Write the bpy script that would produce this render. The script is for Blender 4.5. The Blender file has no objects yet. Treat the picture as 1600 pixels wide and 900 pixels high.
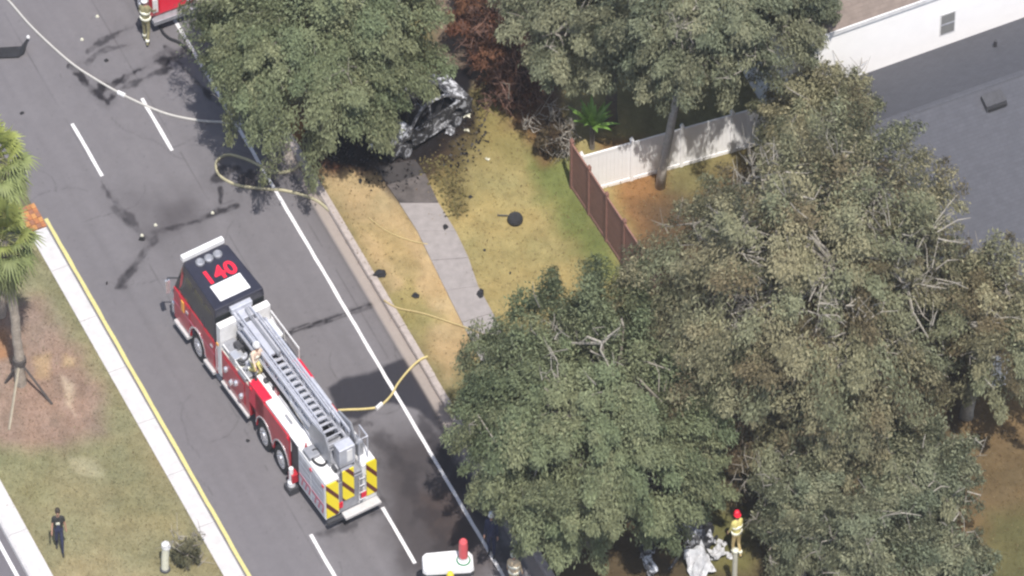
import bpy, bmesh, math, random
import numpy as np
from mathutils import Vector, Matrix

# ------------------------------------------------------------------ camera, sky, sun, exposure
sc = bpy.context.scene
TH, DIST, SCALE = math.radians(51.7), 380.0, 37.0          # view depression, distance (m), photo px per metre
FPX = SCALE * DIST
CAM = np.array([0, -DIST * math.cos(TH), DIST * math.sin(TH)])
FW = np.array([0, math.cos(TH), -math.sin(TH)])
UP = np.array([0, math.sin(TH), math.cos(TH)])
cd = bpy.data.cameras.new('camera'); cam = bpy.data.objects.new('camera', cd); sc.collection.objects.link(cam)
cam.location = CAM; cam.rotation_euler = (math.pi / 2 - TH, 0, 0)
cd.sensor_width = 36; cd.lens = FPX / 1600 * 36; cd.clip_start = 1; cd.clip_end = 3000
sc.camera = cam

SUN_EL = math.radians(66)
SHADOW = Vector((-0.24, 1.0, 0)).normalized()              # ground direction in which shadows fall
w = bpy.data.worlds.new('World'); sc.world = w; w.use_nodes = True
nt = w.node_tree; sky = nt.nodes.new('ShaderNodeTexSky'); sky.sky_type = 'NISHITA'; sky.sun_disc = False
sky.sun_elevation = SUN_EL; sky.sun_rotation = math.atan2(-SHADOW.x, -SHADOW.y)
sky.dust_density = 2.0
nt.links.new(sky.outputs[0], nt.nodes['Background'].inputs[0]); nt.nodes['Background'].inputs[1].default_value = 0.12
sd = bpy.data.lights.new('sun', 'SUN'); sd.energy = 4.2; sd.angle = math.radians(0.6); sd.color = (1, .955, .89)
so = bpy.data.objects.new('sun', sd); sc.collection.objects.link(so)
sdir = Vector((SHADOW.x * math.cos(SUN_EL), SHADOW.y * math.cos(SUN_EL), -math.sin(SUN_EL)))
so.rotation_euler = sdir.to_track_quat('-Z', 'Y').to_euler(); so.location = -sdir * 100
sc.view_settings.view_transform = 'Standard'; sc.view_settings.look = 'None'
sc.view_settings.exposure = 0.72; sc.view_settings.gamma = 1
sc.cycles.max_bounces = 6; sc.cycles.diffuse_bounces = 3; sc.cycles.transparent_max_bounces = 4
sc.cycles.use_denoising = True; sc.cycles.filter_width = 2.4

# ------------------------------------------------------------------ survey helpers
K = 1.65            # heights of the place relative to its ground plan (the footage is stretched upright)
def gp(px, py, h=0.0):
    """world x, y of a surveyed photo point that lies at height h above the road"""
    d = FW * FPX + np.array([1., 0, 0]) * (px - 800) + UP * (450 - py)
    t = (h * K - CAM[2]) / d[2]
    p = CAM + d * t
    return float(p[0]), float(p[1])
RA = math.radians(115.45)                                   # bearing of the road
RU = np.array([math.cos(RA), math.sin(RA)]); RN = np.array([RU[1], -RU[0]])
def rd(q, r): return tuple(float(v) for v in RN * q + RU * r)
def qr(p): return float(np.dot(p, RN)), float(np.dot(p, RU))

COL = sc.collection
def lin(c):
    c = c / 255.0
    return c / 12.92 if c <= .04045 else ((c + .055) / 1.055) ** 2.4
GAIN = 2.6                                                 # lit picture value over base colour
def alb(r, g, b): return (min(.85, lin(r) / GAIN), min(.85, lin(g) / GAIN), min(.85, lin(b) / GAIN))

# ------------------------------------------------------------------ materials
MATS = {}
def mat(name, col, rough=.6, metal=0, var=.12, scale=6.0, bump=0.0, bscale=40, spec=.4, coat=0):
    if name in MATS: return MATS[name]
    m = bpy.data.materials.new(name); m.use_nodes = True; n = m.node_tree.nodes; l = m.node_tree.links
    b = n['Principled BSDF']; b.inputs['Roughness'].default_value = rough; b.inputs['Metallic'].default_value = metal
    b.inputs['Specular IOR Level'].default_value = spec
    b.inputs['Coat Weight'].default_value = coat
    tc = n.new('ShaderNodeTexCoord'); nz = n.new('ShaderNodeTexNoise'); nz.inputs['Scale'].default_value = scale
    nz.inputs['Detail'].default_value = 6; nz.inputs['Roughness'].default_value = .65
    l.new(tc.outputs['Object'], nz.inputs['Vector'])
    mr = n.new('ShaderNodeMapRange'); mr.inputs[1].default_value = .25; mr.inputs[2].default_value = .75
    mr.inputs[3].default_value = 1 - var; mr.inputs[4].default_value = 1 + var
    l.new(nz.outputs[0], mr.inputs[0])
    mx = n.new('ShaderNodeMix'); mx.data_type = 'RGBA'; mx.blend_type = 'MULTIPLY'; mx.inputs[0].default_value = 1
    mx.inputs[6].default_value = (*col, 1); l.new(mr.outputs[0], mx.inputs[7]); l.new(mx.outputs[2], b.inputs['Base Color'])
    if bump:
        n2 = n.new('ShaderNodeTexNoise'); n2.inputs['Scale'].default_value = bscale; n2.inputs['Detail'].default_value = 4
        l.new(tc.outputs['Object'], n2.inputs['Vector'])
        bp = n.new('ShaderNodeBump'); bp.inputs['Strength'].default_value = bump; bp.inputs['Distance'].default_value = .03
        l.new(n2.outputs[0], bp.inputs['Height']); l.new(bp.outputs[0], b.inputs['Normal'])
    MATS[name] = m
    return m

def attr_mat(name, rough=.9, var=.25, scale=9.0, bump=.5, bscale=25, spec=.1, trans=0.0, fine=60, fvar=.2):
    """base colour from the mesh colour attribute, broken up by two noises"""
    m = bpy.data.materials.new(name); m.use_nodes = True; n = m.node_tree.nodes; l = m.node_tree.links
    b = n['Principled BSDF']; b.inputs['Roughness'].default_value = rough; b.inputs['Specular IOR Level'].default_value = spec
    at = n.new('ShaderNodeAttribute'); at.attribute_name = 'tint'
    tc = n.new('ShaderNodeTexCoord')
    prev = at.outputs['Color']
    for s, v in ((scale, var), (fine, fvar)):
        if v <= 0: continue
        nz = n.new('ShaderNodeTexNoise'); nz.inputs['Scale'].default_value = s; nz.inputs['Detail'].default_value = 7
        nz.inputs['Roughness'].default_value = .7; l.new(tc.outputs['Object'], nz.inputs['Vector'])
        mr = n.new('ShaderNodeMapRange'); mr.inputs[1].default_value = .28; mr.inputs[2].default_value = .72
        mr.inputs[3].default_value = 1 - v; mr.inputs[4].default_value = 1 + v; l.new(nz.outputs[0], mr.inputs[0])
        mx = n.new('ShaderNodeMix'); mx.data_type = 'RGBA'; mx.blend_type = 'MULTIPLY'; mx.inputs[0].default_value = 1
        l.new(prev, mx.inputs[6]); l.new(mr.outputs[0], mx.inputs[7]); prev = mx.outputs[2]
    l.new(prev, b.inputs['Base Color'])
    if bump:
        n2 = n.new('ShaderNodeTexNoise'); n2.inputs['Scale'].default_value = bscale; n2.inputs['Detail'].default_value = 5
        l.new(tc.outputs['Object'], n2.inputs['Vector'])
        bp = n.new('ShaderNodeBump'); bp.inputs['Strength'].default_value = bump; bp.inputs['Distance'].default_value = .05
        l.new(n2.outputs[0], bp.inputs['Height']); l.new(bp.outputs[0], b.inputs['Normal'])
    if trans:
        tr = n.new('ShaderNodeBsdfTranslucent'); l.new(prev, tr.inputs['Color'])
        ms = n.new('ShaderNodeMixShader'); ms.inputs[0].default_value = trans
        l.new(b.outputs[0], ms.inputs[1]); l.new(tr.outputs[0], ms.inputs[2]); l.new(ms.outputs[0], n['Material Output'].inputs['Surface'])
    return m

M_WHITE = mat('white_paint', (.60, .595, .60), .45, var=.16, scale=3.5)
M_RED = mat('red_paint', (.34, .02, .03), .3, var=.28, scale=2.5, coat=.4)
M_REDL = mat('red_letter', (.62, .015, .04), .5, var=.06)
M_NAVY = mat('black_paint', (.022, .022, .034), .35, var=.25, scale=2)
M_GLASS = mat('dark_glass', (.02, .022, .024), .12, var=.2, spec=.6)
M_SILV = mat('aluminium', (.46, .47, .52), .45, .35, var=.16, scale=5)
M_SILVD = mat('dull_aluminium', (.27, .275, .30), .5, .4, var=.2, scale=5)
M_TREAD = mat('tread_plate', (.44, .43, .43), .55, .15, var=.16, scale=9, bump=.3, bscale=60)
M_BLACK = mat('black_rubber', (.018, .018, .02), .85, var=.3)
M_DARK = mat('dark_metal', (.05, .05, .056), .6, .2, var=.3)
M_CHROME = mat('chrome', (.7, .7, .72), .25, .7, var=.1)
M_YEL = mat('yellow_paint', (.62, .50, .035), .5, var=.12)
M_AMBER = mat('amber_lens', (.7, .34, .06), .3, var=.1)
M_PINK = mat('red_stripe', (.45, .12, .16), .5, var=.1)
M_TAN = mat('turnout_tan', (.45, .34, .16), .8, var=.25, scale=12)
M_TURNY = mat('turnout_yellow', (.50, .44, .16), .8, var=.2, scale=12)
M_REFL = mat('reflective_band', (.7, .7, .6), .4, var=.05)
M_SKIN = mat('skin', (.36, .2, .14), .6, var=.08)
M_HAIR = mat('hair', (.03, .022, .016), .7, var=.3)
M_NAVYC = mat('navy_cloth', (.022, .026, .06), .85, var=.25, scale=10)
M_BLKC = mat('black_cloth', (.022, .022, .022), .85, var=.25, scale=10)
M_BARK = mat('pale_bark', (.24, .22, .19), .9, var=.35, scale=7, bump=.6, bscale=18)
M_BARKD = mat('grey_bark', (.15, .13, .11), .9, var=.35, scale=7, bump=.6, bscale=18)
M_BARKP = mat('palm_bark', (.27, .23, .19), .9, var=.35, scale=9, bump=.8, bscale=14)
M_CONC = mat('pale_concrete', (.41, .397, .395), .85, var=.12, scale=3, bump=.15)
M_KERB = mat('kerb_concrete', (.30, .26, .24), .9, var=.22, scale=4, bump=.2)
M_SLAB = mat('sidewalk_concrete', (.225, .205, .2), .9, var=.18, scale=3, bump=.2)
M_LINE = mat('white_marking', (.54, .53, .535), .75, var=.3, scale=16)
M_YLINE = mat('yellow_marking', (.44, .40, .17), .7, var=.14, scale=8)
M_HOSE = mat('tan_hose', (.34, .31, .2), .8, var=.15, scale=6)
M_HOSEP = mat('pale_hose', (.40, .385, .36), .8, var=.12, scale=6)
M_FENCEW = mat('white_vinyl', (.80, .79, .79), .45, var=.04, scale=2)
M_FENCEB = mat('brown_stain', (.215, .112, .09), .8, var=.2, scale=2.5, bump=.2)
M_WALL = mat('white_stucco', (.80, .785, .775), .8, var=.04, scale=1.5, bump=.1)
def burnt_mat(name, a, b_, c_, lo, hi):
    m = bpy.data.materials.new(name); m.use_nodes = True; n = m.node_tree.nodes; l = m.node_tree.links; tc = n.new('ShaderNodeTexCoord'); nz = n.new('ShaderNodeTexNoise')
    nz.inputs['Scale'].default_value = 3.2; nz.inputs['Detail'].default_value = 8; nz.inputs['Roughness'].default_value = .7; nz.inputs['Distortion'].default_value = .6; l.new(tc.outputs['Object'], nz.inputs['Vector'])
    cr = n.new('ShaderNodeValToRGB'); e = cr.color_ramp.elements; e[0].position = lo; e[0].color = (*a, 1); e[1].position = hi; e[1].color = (*b_, 1); k = cr.color_ramp.elements.new((lo + hi) / 2); k.color = (*c_, 1)
    l.new(nz.outputs[0], cr.inputs[0]); l.new(cr.outputs[0], n['Principled BSDF'].inputs['Base Color']); n['Principled BSDF'].inputs['Roughness'].default_value = .9; return m
M_ASH = burnt_mat('burnt_steel', (.012, .012, .015), (.30, .31, .34), (.03, .028, .028), .46, .60)
M_ASH0 = mat('burnt_steel', (.13, .135, .15), .85, .1, var=.75, scale=2.2)
M_ASHL = burnt_mat('ash_white_metal', (.06, .06, .065), (.46, .47, .50), (.10, .10, .11), .42, .56)
M_CHAR = mat('char', (.015, .015, .018), .95, var=.4, scale=4)
M_PLANK = mat('raw_timber', (.33, .29, .22), .85, var=.2)
M_DPLANK = mat('dark_timber', (.06, .052, .048), .85, var=.3)
M_CREAM = mat('cream_paint', (.50, .49, .40), .6, var=.12)

# ------------------------------------------------------------------ mesh builder
class MB:
    def __init__(s): s.v = []; s.f = []; s.m = []
    def add(s, vs, fs, mi=0):
        o = len(s.v); s.v += [tuple(p) for p in vs]; s.f += [tuple(i + o for i in f) for f in fs]; s.m += [mi] * len(fs); return s
    def box(s, x0, x1, y0, y1, z0, z1, mi=0):
        return s.add([(x0, y0, z0), (x1, y0, z0), (x1, y1, z0), (x0, y1, z0), (x0, y0, z1), (x1, y0, z1), (x1, y1, z1), (x0, y1, z1)],
                     [(3, 2, 1, 0), (4, 5, 6, 7), (0, 1, 5, 4), (1, 2, 6, 5), (2, 3, 7, 6), (3, 0, 4, 7)], mi)
    def hexa(s, bot, top, mi=0):
        """two rings of the same number of points"""
        n = len(bot)
        fs = [tuple(range(n - 1, -1, -1)), tuple(range(n, 2 * n))] + [(i, (i + 1) % n, n + (i + 1) % n, n + i) for i in range(n)]
        return s.add(list(bot) + list(top), fs, mi)
    def prism_y(s, prof, y0, y1, mi=0):
        """profile in x,z extruded along y"""
        return s.hexa([(x, y0, z) for x, z in prof], [(x, y1, z) for x, z in prof], mi)
    def prism_z(s, poly, z0, z1, mi=0):
        return s.hexa([(x, y, z0) for x, y in poly], [(x, y, z1) for x, y in poly], mi)
    def tube(s, pts, rad, n=6, mi=0, cap=True):
        pts = [Vector(p) for p in pts]
        if not hasattr(rad, '__len__'): rad = [rad] * len(pts)
        rings = []; o = len(s.v); prevx = None
        for i, p in enumerate(pts):
            t = (pts[min(i + 1, len(pts) - 1)] - pts[max(i - 1, 0)]).normalized()
            ref = Vector((0, 0, 1)) if abs(t.z) < .9 else Vector((1, 0, 0))
            if prevx is None: x = t.cross(ref).normalized()
            else:
                x = (prevx - t * prevx.dot(t))
                x = x.normalized() if x.length > 1e-6 else t.cross(ref).normalized()
            prevx = x; y = t.cross(x)
            rings.append([p + x * (math.cos(a) * rad[i]) + y * (math.sin(a) * rad[i]) for a in [2 * math.pi * k / n for k in range(n)]])
        vs = [q for r in rings for q in r]; fs = []
        for i in range(len(pts) - 1):
            for k in range(n):
                a = i * n + k; b = i * n + (k + 1) % n
                fs.append((a, b, b + n, a + n))
        if cap: fs += [tuple(range(n - 1, -1, -1)), tuple(len(vs) - n + k for k in range(n))]
        return s.add(vs, fs, mi)
    def lathe(s, prof, c=(0, 0, 0), axis='z', n=16, mi=0):
        vs = []; fs = []
        for r, h in prof:
            for k in range(n):
                a = 2 * math.pi * k / n; u, v = r * math.cos(a), r * math.sin(a)
                vs.append((c[0] + u, c[1] + v, c[2] + h) if axis == 'z' else ((c[0] + u, c[1] + h, c[2] + v) if axis == 'y' else (c[0] + h, c[1] + u, c[2] + v)))
        for i in range(len(prof) - 1):
            for k in range(n):
                a = i * n + k; b = i * n + (k + 1) % n
                fs.append((a, b, b + n, a + n) if axis != 'y' else (b, a, a + n, b + n))
        e = (len(prof) - 1) * n
        if axis != 'y': fs += [tuple(range(n - 1, -1, -1)), tuple(e + k for k in range(n))]
        else: fs += [tuple(range(n)), tuple(e + k for k in range(n - 1, -1, -1))]
        return s.add(vs, fs, mi)
    def mesh(s, name, mats, smooth=False):
        me = bpy.data.meshes.new(name)
        me.from_pydata([(x, y, z * K) for x, y, z in s.v], [], s.f)
        for m in (mats if isinstance(mats, (list, tuple)) else [mats]): me.materials.append(m)
        if any(s.m): me.polygons.foreach_set('material_index', s.m)
        if smooth: me.polygons.foreach_set('use_smooth', [True] * len(me.polygons))
        me.update(); return me
    def build(s, name, mats, parent=None, loc=(0, 0, 0), rz=0, smooth=False, bevel=0):
        o = place(name, s.mesh(name, mats, smooth), parent, loc, rz)
        if bevel:
            b = o.modifiers.new('bevel', 'BEVEL'); b.width = bevel; b.segments = 2; b.limit_method = 'ANGLE'
        return o
def place(name, me, parent=None, loc=(0, 0, 0), rz=0):
    o = bpy.data.objects.new(name, me); COL.objects.link(o)
    o.location = (loc[0], loc[1], loc[2] * K); o.rotation_euler = (0, 0, rz)
    if parent is not None: o.parent = parent
    return o
def empty(name, loc=(0, 0, 0), rz=0):
    o = place(name, None, None, loc, rz); o.empty_display_size = .3; return o
def tag(o, label=None, cat=None, group=None, kind=None):
    for k, v in (('label', label), ('category', cat), ('group', group), ('kind', kind)):
        if v: o[k] = v
    return o
def np_mesh(name, V, F, material, tint=None, smooth=False):
    """V (n,3) in metres, F (m,4) quads; tint (n,3)"""
    V = np.array(V, dtype=np.float32).copy(); V[:, 2] *= K; F = np.asarray(F, dtype=np.int32)
    me = bpy.data.meshes.new(name); me.vertices.add(len(V)); me.vertices.foreach_set('co', V.ravel())
    me.loops.add(F.size); me.loops.foreach_set('vertex_index', F.ravel())
    me.polygons.add(len(F)); me.polygons.foreach_set('loop_start', np.arange(0, F.size, F.shape[1], dtype=np.int32))
    me.polygons.foreach_set('loop_total', np.full(len(F), F.shape[1], dtype=np.int32))
    if smooth: me.polygons.foreach_set('use_smooth', np.ones(len(F), dtype=bool))
    me.update(calc_edges=True); me.validate()
    if tint is not None:
        a = me.color_attributes.new('tint', 'FLOAT_COLOR', 'POINT')
        a.data.foreach_set('color', np.c_[np.clip(tint, 0, 1), np.ones(len(tint))].astype(np.float32).ravel())
    me.materials.append(material); return me

# ------------------------------------------------------------------ numpy noise and soft outlines
def vnoise(x, y, seed, scale):
    rs = np.random.RandomState(seed); T = rs.rand(128, 128)
    u, v = x * scale + 500, y * scale + 500; i, j = np.floor(u).astype(int), np.floor(v).astype(int); fx, fy = u - i, v - j
    fx = fx * fx * (3 - 2 * fx); fy = fy * fy * (3 - 2 * fy); g = lambda a, b: T[a % 128, b % 128]
    return (g(i, j) * (1 - fx) + g(i + 1, j) * fx) * (1 - fy) + (g(i, j + 1) * (1 - fx) + g(i + 1, j + 1) * fx) * fy
def fbm(x, y, seed, scale, octs=4):
    t = 0; a = 1; tot = 0
    for k in range(octs): t = t + a * vnoise(x, y, seed + k, scale * 2 ** k); tot += a; a *= .55
    return t / tot
def segdist(x, y, a, b):
    ax, ay = a; dx, dy = b[0] - ax, b[1] - ay; L = dx * dx + dy * dy + 1e-9
    t = np.clip(((x - ax) * dx + (y - ay) * dy) / L, 0, 1)
    return np.hypot(x - ax - t * dx, y - ay - t * dy), t
def polymask(x, y, poly, soft, namp, seed):
    ins = np.zeros(x.shape, bool); d = np.full(x.shape, 1e9)
    for k in range(len(poly)):
        a, b = poly[k], poly[(k + 1) % len(poly)]
        d = np.minimum(d, segdist(x, y, a, b)[0])
        c = ((a[1] > y) != (b[1] > y)); ins ^= c & (x < (b[0] - a[0]) * (y - a[1]) / (b[1] - a[1] + 1e-12) + a[0])
    sd_ = np.where(ins, d, -d) + (fbm(x, y, seed, .9, 5) - .5) * 2 * namp
    t = np.clip(sd_ / soft * .5 + .5, 0, 1); return t * t * (3 - 2 * t)
def linemask(x, y, pts, wid, soft, seed=5, namp=.3):
    d = np.full(x.shape, 1e9)
    for a, b in zip(pts[:-1], pts[1:]): d = np.minimum(d, segdist(x, y, a, b)[0])
    d = d + (fbm(x, y, seed, 1.6, 4) - .5) * 2 * namp * wid
    t = np.clip((wid / 2 - d) / soft * .5 + .5, 0, 1); return t * t * (3 - 2 * t)
def P(*pts, h=0.0): return [gp(a, b, h) for a, b in pts]
def blend(c, m, col): return c * (1 - m[..., None]) + np.array(col) * m[..., None]

# ------------------------------------------------------------------ setting: ground, road, kerbs
LAWN_Z = .12
Q_KERB0, Q_KERB1 = -5.27, -4.97       # right kerb (road face, lawn face)
Q_MED0, Q_MED1 = -17.28, -16.46       # left concrete median edge
gm = MB(); gm.add([(-690, -690, -.05), (690, -690, -.05), (690, 690, -.05), (-690, 690, -.05)], [(0, 1, 2, 3)])
tag(gm.build('ground', mat('far_ground', (.09, .085, .05), .95, var=.3, scale=.3)), kind='structure')

# road surface: grid in road coordinates with wear, stains and painted tree and truck shade
dq, dr = .065, .075
qs = np.arange(-16.5, -5.0, dq); rs_ = np.arange(-26, 34, dr)
Q, R = np.meshgrid(qs, rs_); X = RN[0] * Q + RU[0] * R; Y = RN[1] * Q + RU[1] * R
base = np.array(alb(152, 148, 152))
lane = .5 + .5 * np.cos((Q + 13.05) / 3.2 * 2 * math.pi * 2)              # two polished wheel tracks in each lane
tone = 1 + .05 * (lane - .5) + .12 * (fbm(X, Y, 3, .12, 4) - .5) + .16 * (fbm(Q * 2.2, R * .12, 9, .9, 4) - .5)
tone *= 1 + .10 * (fbm(X, Y, 31, 2.2, 4) - .5)
C = base * tone[..., None]
old = polymask(X, Y, P((300, 60), (620, 600), (700, 560), (480, 200)), .5, .3, 3) * .16
C = blend(C, old, alb(140, 130, 125))
ST = [  # thin liquid runs and painted shadow marks: photo points, width, softness, strength
    (((216, 41), (197, 44), (173, 57), (152, 69), (136, 80)), .3, .12, .5),
    (((205, 69), (173, 76), (149, 85), (137, 99)), .2, .1, .4),
    (((262, 90), (240, 97), (227, 104), (211, 112), (192, 123), (176, 133), (160, 136)), .26, .1, .75),
    (((267, 109), (240, 115), (213, 128), (187, 141), (176, 152)), .26, .12, .5),
    (((290, 80), (262, 96), (256, 92)), .5, .3, .6), (((258, 72), (290, 110), (330, 150), (352, 175)), .2, .1, .6),
    (((109, 104), (125, 117), (139, 133), (155, 149), (169, 161)), .22, .08, .7), (((160, 135), (154, 150), (168, 158), (178, 150)), .22, .1, .6),
    (((160, 290), (185, 320), (205, 340), (225, 368)), .28, .2, .45), (((178, 325), (200, 350), (225, 370)), .22, .15, .3),
    (((245, 365), (225, 400), (205, 425), (186, 450)), .16, .12, .5), (((232, 372), (216, 405), (192, 432), (180, 450), (196, 448)), .16, .12, .4),
    (((240, 362), (280, 354), (310, 344), (338, 332), (371, 321)), .2, .1, .6), (((344, 293), (346, 305), (345, 317)), .14, .06, .6),
    (((448, 516), (480, 507), (512, 498), (545, 486), (590, 472)), .12, .05, .8), (((445, 523), (485, 510), (520, 500), (590, 475)), .10, .05, .7),
    (((545, 487), (575, 477), (600, 468)), .22, .08, .6),
    (((330, 285), (350, 270), (368, 262)), .4, .2, .55), (((375, 290), (400, 282), (425, 275)), .6, .25, .6),  # broken oak crown shadow, painted as dark blotches
    (((520, 668), (560, 660), (580, 662)), .25, .15, .5), (((510, 830), (560, 812), (600, 790)), .5, .3, .4),  # second mark paints the shadow line at the truck's rear
]
for k, (pts, wd, sf, stg) in enumerate(ST):
    br_ = np.clip((fbm(X, Y, 140 + k, 2.6, 4) - .36) / .16, 0, 1)
    m_ = linemask(X, Y, P(*pts), wd * .95, sf * .55, 40 + k, 1.3)
    C = blend(C, m_ * (.35 + .65 * br_) * min(.95, stg * 1.45), alb(50, 47, 53))
    C = blend(C, linemask(X, Y, P(*pts), wd * 2.6, sf * 2.5, 45 + k, 1.0) * .16 * stg, alb(70, 66, 70))
C = blend(C, polymask(X, Y, P((190, 300), (300, 300), (315, 340), (260, 375), (225, 370)), 1.3, .5, 8) * .34, alb(82, 76, 80))
C = blend(C, polymask(X, Y, P((250, 325), (300, 318), (302, 345), (255, 362)), .5, .35, 18) * .4, alb(82, 76, 80))
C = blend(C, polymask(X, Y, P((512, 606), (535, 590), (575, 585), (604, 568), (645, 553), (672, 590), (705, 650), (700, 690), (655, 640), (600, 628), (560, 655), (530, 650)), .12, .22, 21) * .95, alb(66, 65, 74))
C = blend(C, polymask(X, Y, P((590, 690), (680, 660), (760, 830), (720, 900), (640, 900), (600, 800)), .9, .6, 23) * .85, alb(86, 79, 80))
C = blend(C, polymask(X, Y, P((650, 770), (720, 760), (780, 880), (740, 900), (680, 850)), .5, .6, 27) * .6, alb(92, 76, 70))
C = blend(C, polymask(X, Y, P((300, 85), (410, 90), (480, 230), (440, 262), (390, 220)), .5, .6, 24) * .55, alb(88, 82, 84))  # shade of the overhanging oak painted into the road colour
C = blend(C, polymask(X, Y, P((670, 690), (700, 700), (770, 800), (760, 830), (700, 760)), .35, .4, 29) * .8, alb(52, 50, 58))  # deep tree shadow along the road edge, put into the colour
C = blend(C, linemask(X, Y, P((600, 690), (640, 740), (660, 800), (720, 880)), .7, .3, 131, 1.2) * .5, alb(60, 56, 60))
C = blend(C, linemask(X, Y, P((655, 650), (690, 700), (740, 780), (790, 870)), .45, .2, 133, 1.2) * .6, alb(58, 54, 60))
for qj in (-14.75, -11.5, -8.3): C = blend(C, np.clip(1 - np.abs(Q - qj - .25 * (fbm(R * .2, Q * 0, 51, 1, 3) - .5)) / .35, 0, 1) * .22 * fbm(Q * 3, R, 52, .5, 4), alb(84, 80, 84))
for qj in (-13.3, -9.6, -6.3): C = blend(C, np.clip(1 - np.abs(Q - qj - .06 * (fbm(R, Q * 0, 53, .7, 3) - .5)) / .03, 0, 1) * .35 * (fbm(R, Q * 0, 54, .6, 2) > .42), alb(70, 66, 70))
rgc = random.Random(77)
for k in range(26):       # fine wandering cracks
    q, r = rgc.uniform(-16, -6), rgc.uniform(-14, 18); pts = [(q, r)]; a_ = rgc.choice((0, math.pi / 2)) + rgc.uniform(-.5, .5)
    for _ in range(rgc.randint(4, 9)): a_ += rgc.uniform(-.5, .5); q += math.cos(a_) * .45; r += math.sin(a_) * .45; pts.append((q, r))
    C = blend(C, linemask(Q, R, pts, .035, .03, 90 + k, .5) * .4, alb(84, 80, 84))
spk = vnoise(X, Y, 71, 7.0); C = blend(C, np.clip((spk - .93) / .05, 0, 1) * .35, alb(96, 92, 96))
C = blend(C, polymask(X, Y, P((375, 250), (445, 250), (470, 300), (400, 305)), .3, .3, 66) * .25, alb(96, 90, 92))  # fainter crown shadow, also painted by darkening the asphalt
# sand and water swept into the gutter
gut = np.clip((Q + 5.75) / .12, 0, 1) * 1.0
C = blend(C, gut * .9, alb(214, 200, 190))
C = blend(C, linemask(X, Y, P((575, 425), (600, 470), (640, 540)), .15, .12, 61, .9) * .4, alb(120, 108, 100))
# joint line between asphalt and gutter
C = blend(C, np.clip(1 - np.abs(Q + 5.8) / .05, 0, 1) * .5, alb(90, 82, 80))
V = np.c_[X.ravel(), Y.ravel(), (np.zeros(X.size) - .012 * np.clip((Q.ravel() + 16.5) / 11, 0, 1))]
nr, nq = X.shape
I = (np.arange(nr - 1)[:, None] * nq + np.arange(nq - 1)[None, :]).ravel()
F = np.c_[I, I + 1, I + nq + 1, I + nq]
M_ROAD = attr_mat('asphalt', .9, .06, 4, .25, 90, .15, 0, 45, .12)
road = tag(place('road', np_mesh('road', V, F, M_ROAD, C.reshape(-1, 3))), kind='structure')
def strip(mb, q0, q1, r0, r1, z):
    mb.add([(*rd(q0, r0), z), (*rd(q1, r0), z), (*rd(q1, r1), z), (*rd(q0, r1), z)], [(0, 1, 2, 3)])
Q1, Q2, QW, QY = -13.13, -9.86, -6.82, -16.27
def wobble_line(name, q, wd, r0, r1, m, z=.004, step=.5, amp=.012):
    n = max(2, int((r1 - r0) / step)); b = MB(); rg = random.Random(int(q * 100) + int(r0 * 10)); pts = []
    for k in range(n + 1):
        r = r0 + (r1 - r0) * k / n
        pts.append((rd(q - wd / 2 + rg.uniform(-amp, amp), r), rd(q + wd / 2 + rg.uniform(-amp, amp), r)))
    b.v = [(*p, z) for ab in pts for p in ab]; b.f = [(2 * k, 2 * k + 1, 2 * k + 3, 2 * k + 2) for k in range(n)]; b.m = [0] * n
    return b.build(name, m, road)
for r in (28.25, 16.2, 4.0, -8.15, -20.3):
    wobble_line('lane_marking', Q1 - (r - 4) * .003, .15, r - 3.2, r, M_LINE)
    wobble_line('lane_marking', Q2 - (r - 4) * .003, .15, r - 3.2, r, M_LINE)
wobble_line('edge_marking', QW, .15, -26, 34, M_LINE)
wobble_line('median_edge_marking', QY, .16, -26, 11.9, M_YLINE)

# right kerb: separate cast lengths
kr = tag(empty('kerb'), 'beige concrete kerb along the right side of the road', kind='structure')
L = 3.0; rg = random.Random(4)
for k in range(-8, 11):
    b = MB(); r0, r1 = k * L + .012, (k + 1) * L - .012; dz = rg.uniform(-.008, .008); dqk = rg.uniform(-.012, .012)
    pr = [(Q_KERB0 - .02, -.05), (Q_KERB0, .10), (Q_KERB0 + .04, .135), (Q_KERB1, .135), (Q_KERB1, -.05)]
    b.hexa([(*rd(q + dqk, r0), z + dz) for q, z in pr], [(*rd(q + dqk, r1), z + dz) for q, z in pr]); b.build('kerb_stone', M_KERB, kr)
# left concrete median edge
km = tag(empty('median_edge'), 'broad white concrete median edge beside the yellow line', kind='structure')
for k in range(-9, 5):
    r0, r1 = k * 3.0 + .01, (k + 1) * 3.0 - .01
    if r0 > 11.0: continue
    r1 = min(r1, 11.3)
    pr = [(Q_MED0, -.05), (Q_MED0, .15), (Q_MED1 - .06, .15), (Q_MED1, .09), (Q_MED1 + .02, -.05)]
    b = MB(); b.hexa([(*rd(q, r0), z) for q, z in pr], [(*rd(q, r1), z) for q, z in pr]); b.build('kerb_stone', M_CONC, km)
kb = tag(empty('far_median_edge'), 'white concrete edge between median grass and far carriageway', kind='structure')
for k in range(-9, 8):
    r0, r1 = k * 3.0 + .01, (k + 1) * 3.0 - .01
    pr = [(-24.55, -.05), (-24.5, .09), (-24.4, .14), (-23.62, .15), (-23.62, -.05)]
    b = MB(); b.hexa([(*rd(q, r0), z) for q, z in pr], [(*rd(q, r1), z) for q, z in pr]); b.build('kerb_stone', M_CONC, kb)
b = MB(); strip(b, -38, -24.5, -30, 30, 0); fr = tag(b.build('far_carriageway', mat('far_asphalt', alb(140, 136, 142), .9, var=.08, scale=3)), kind='structure')
b = MB(); strip(b, -24.98, -24.82, -30, 30, .006); b.build('edge_marking', M_LINE, fr)

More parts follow.
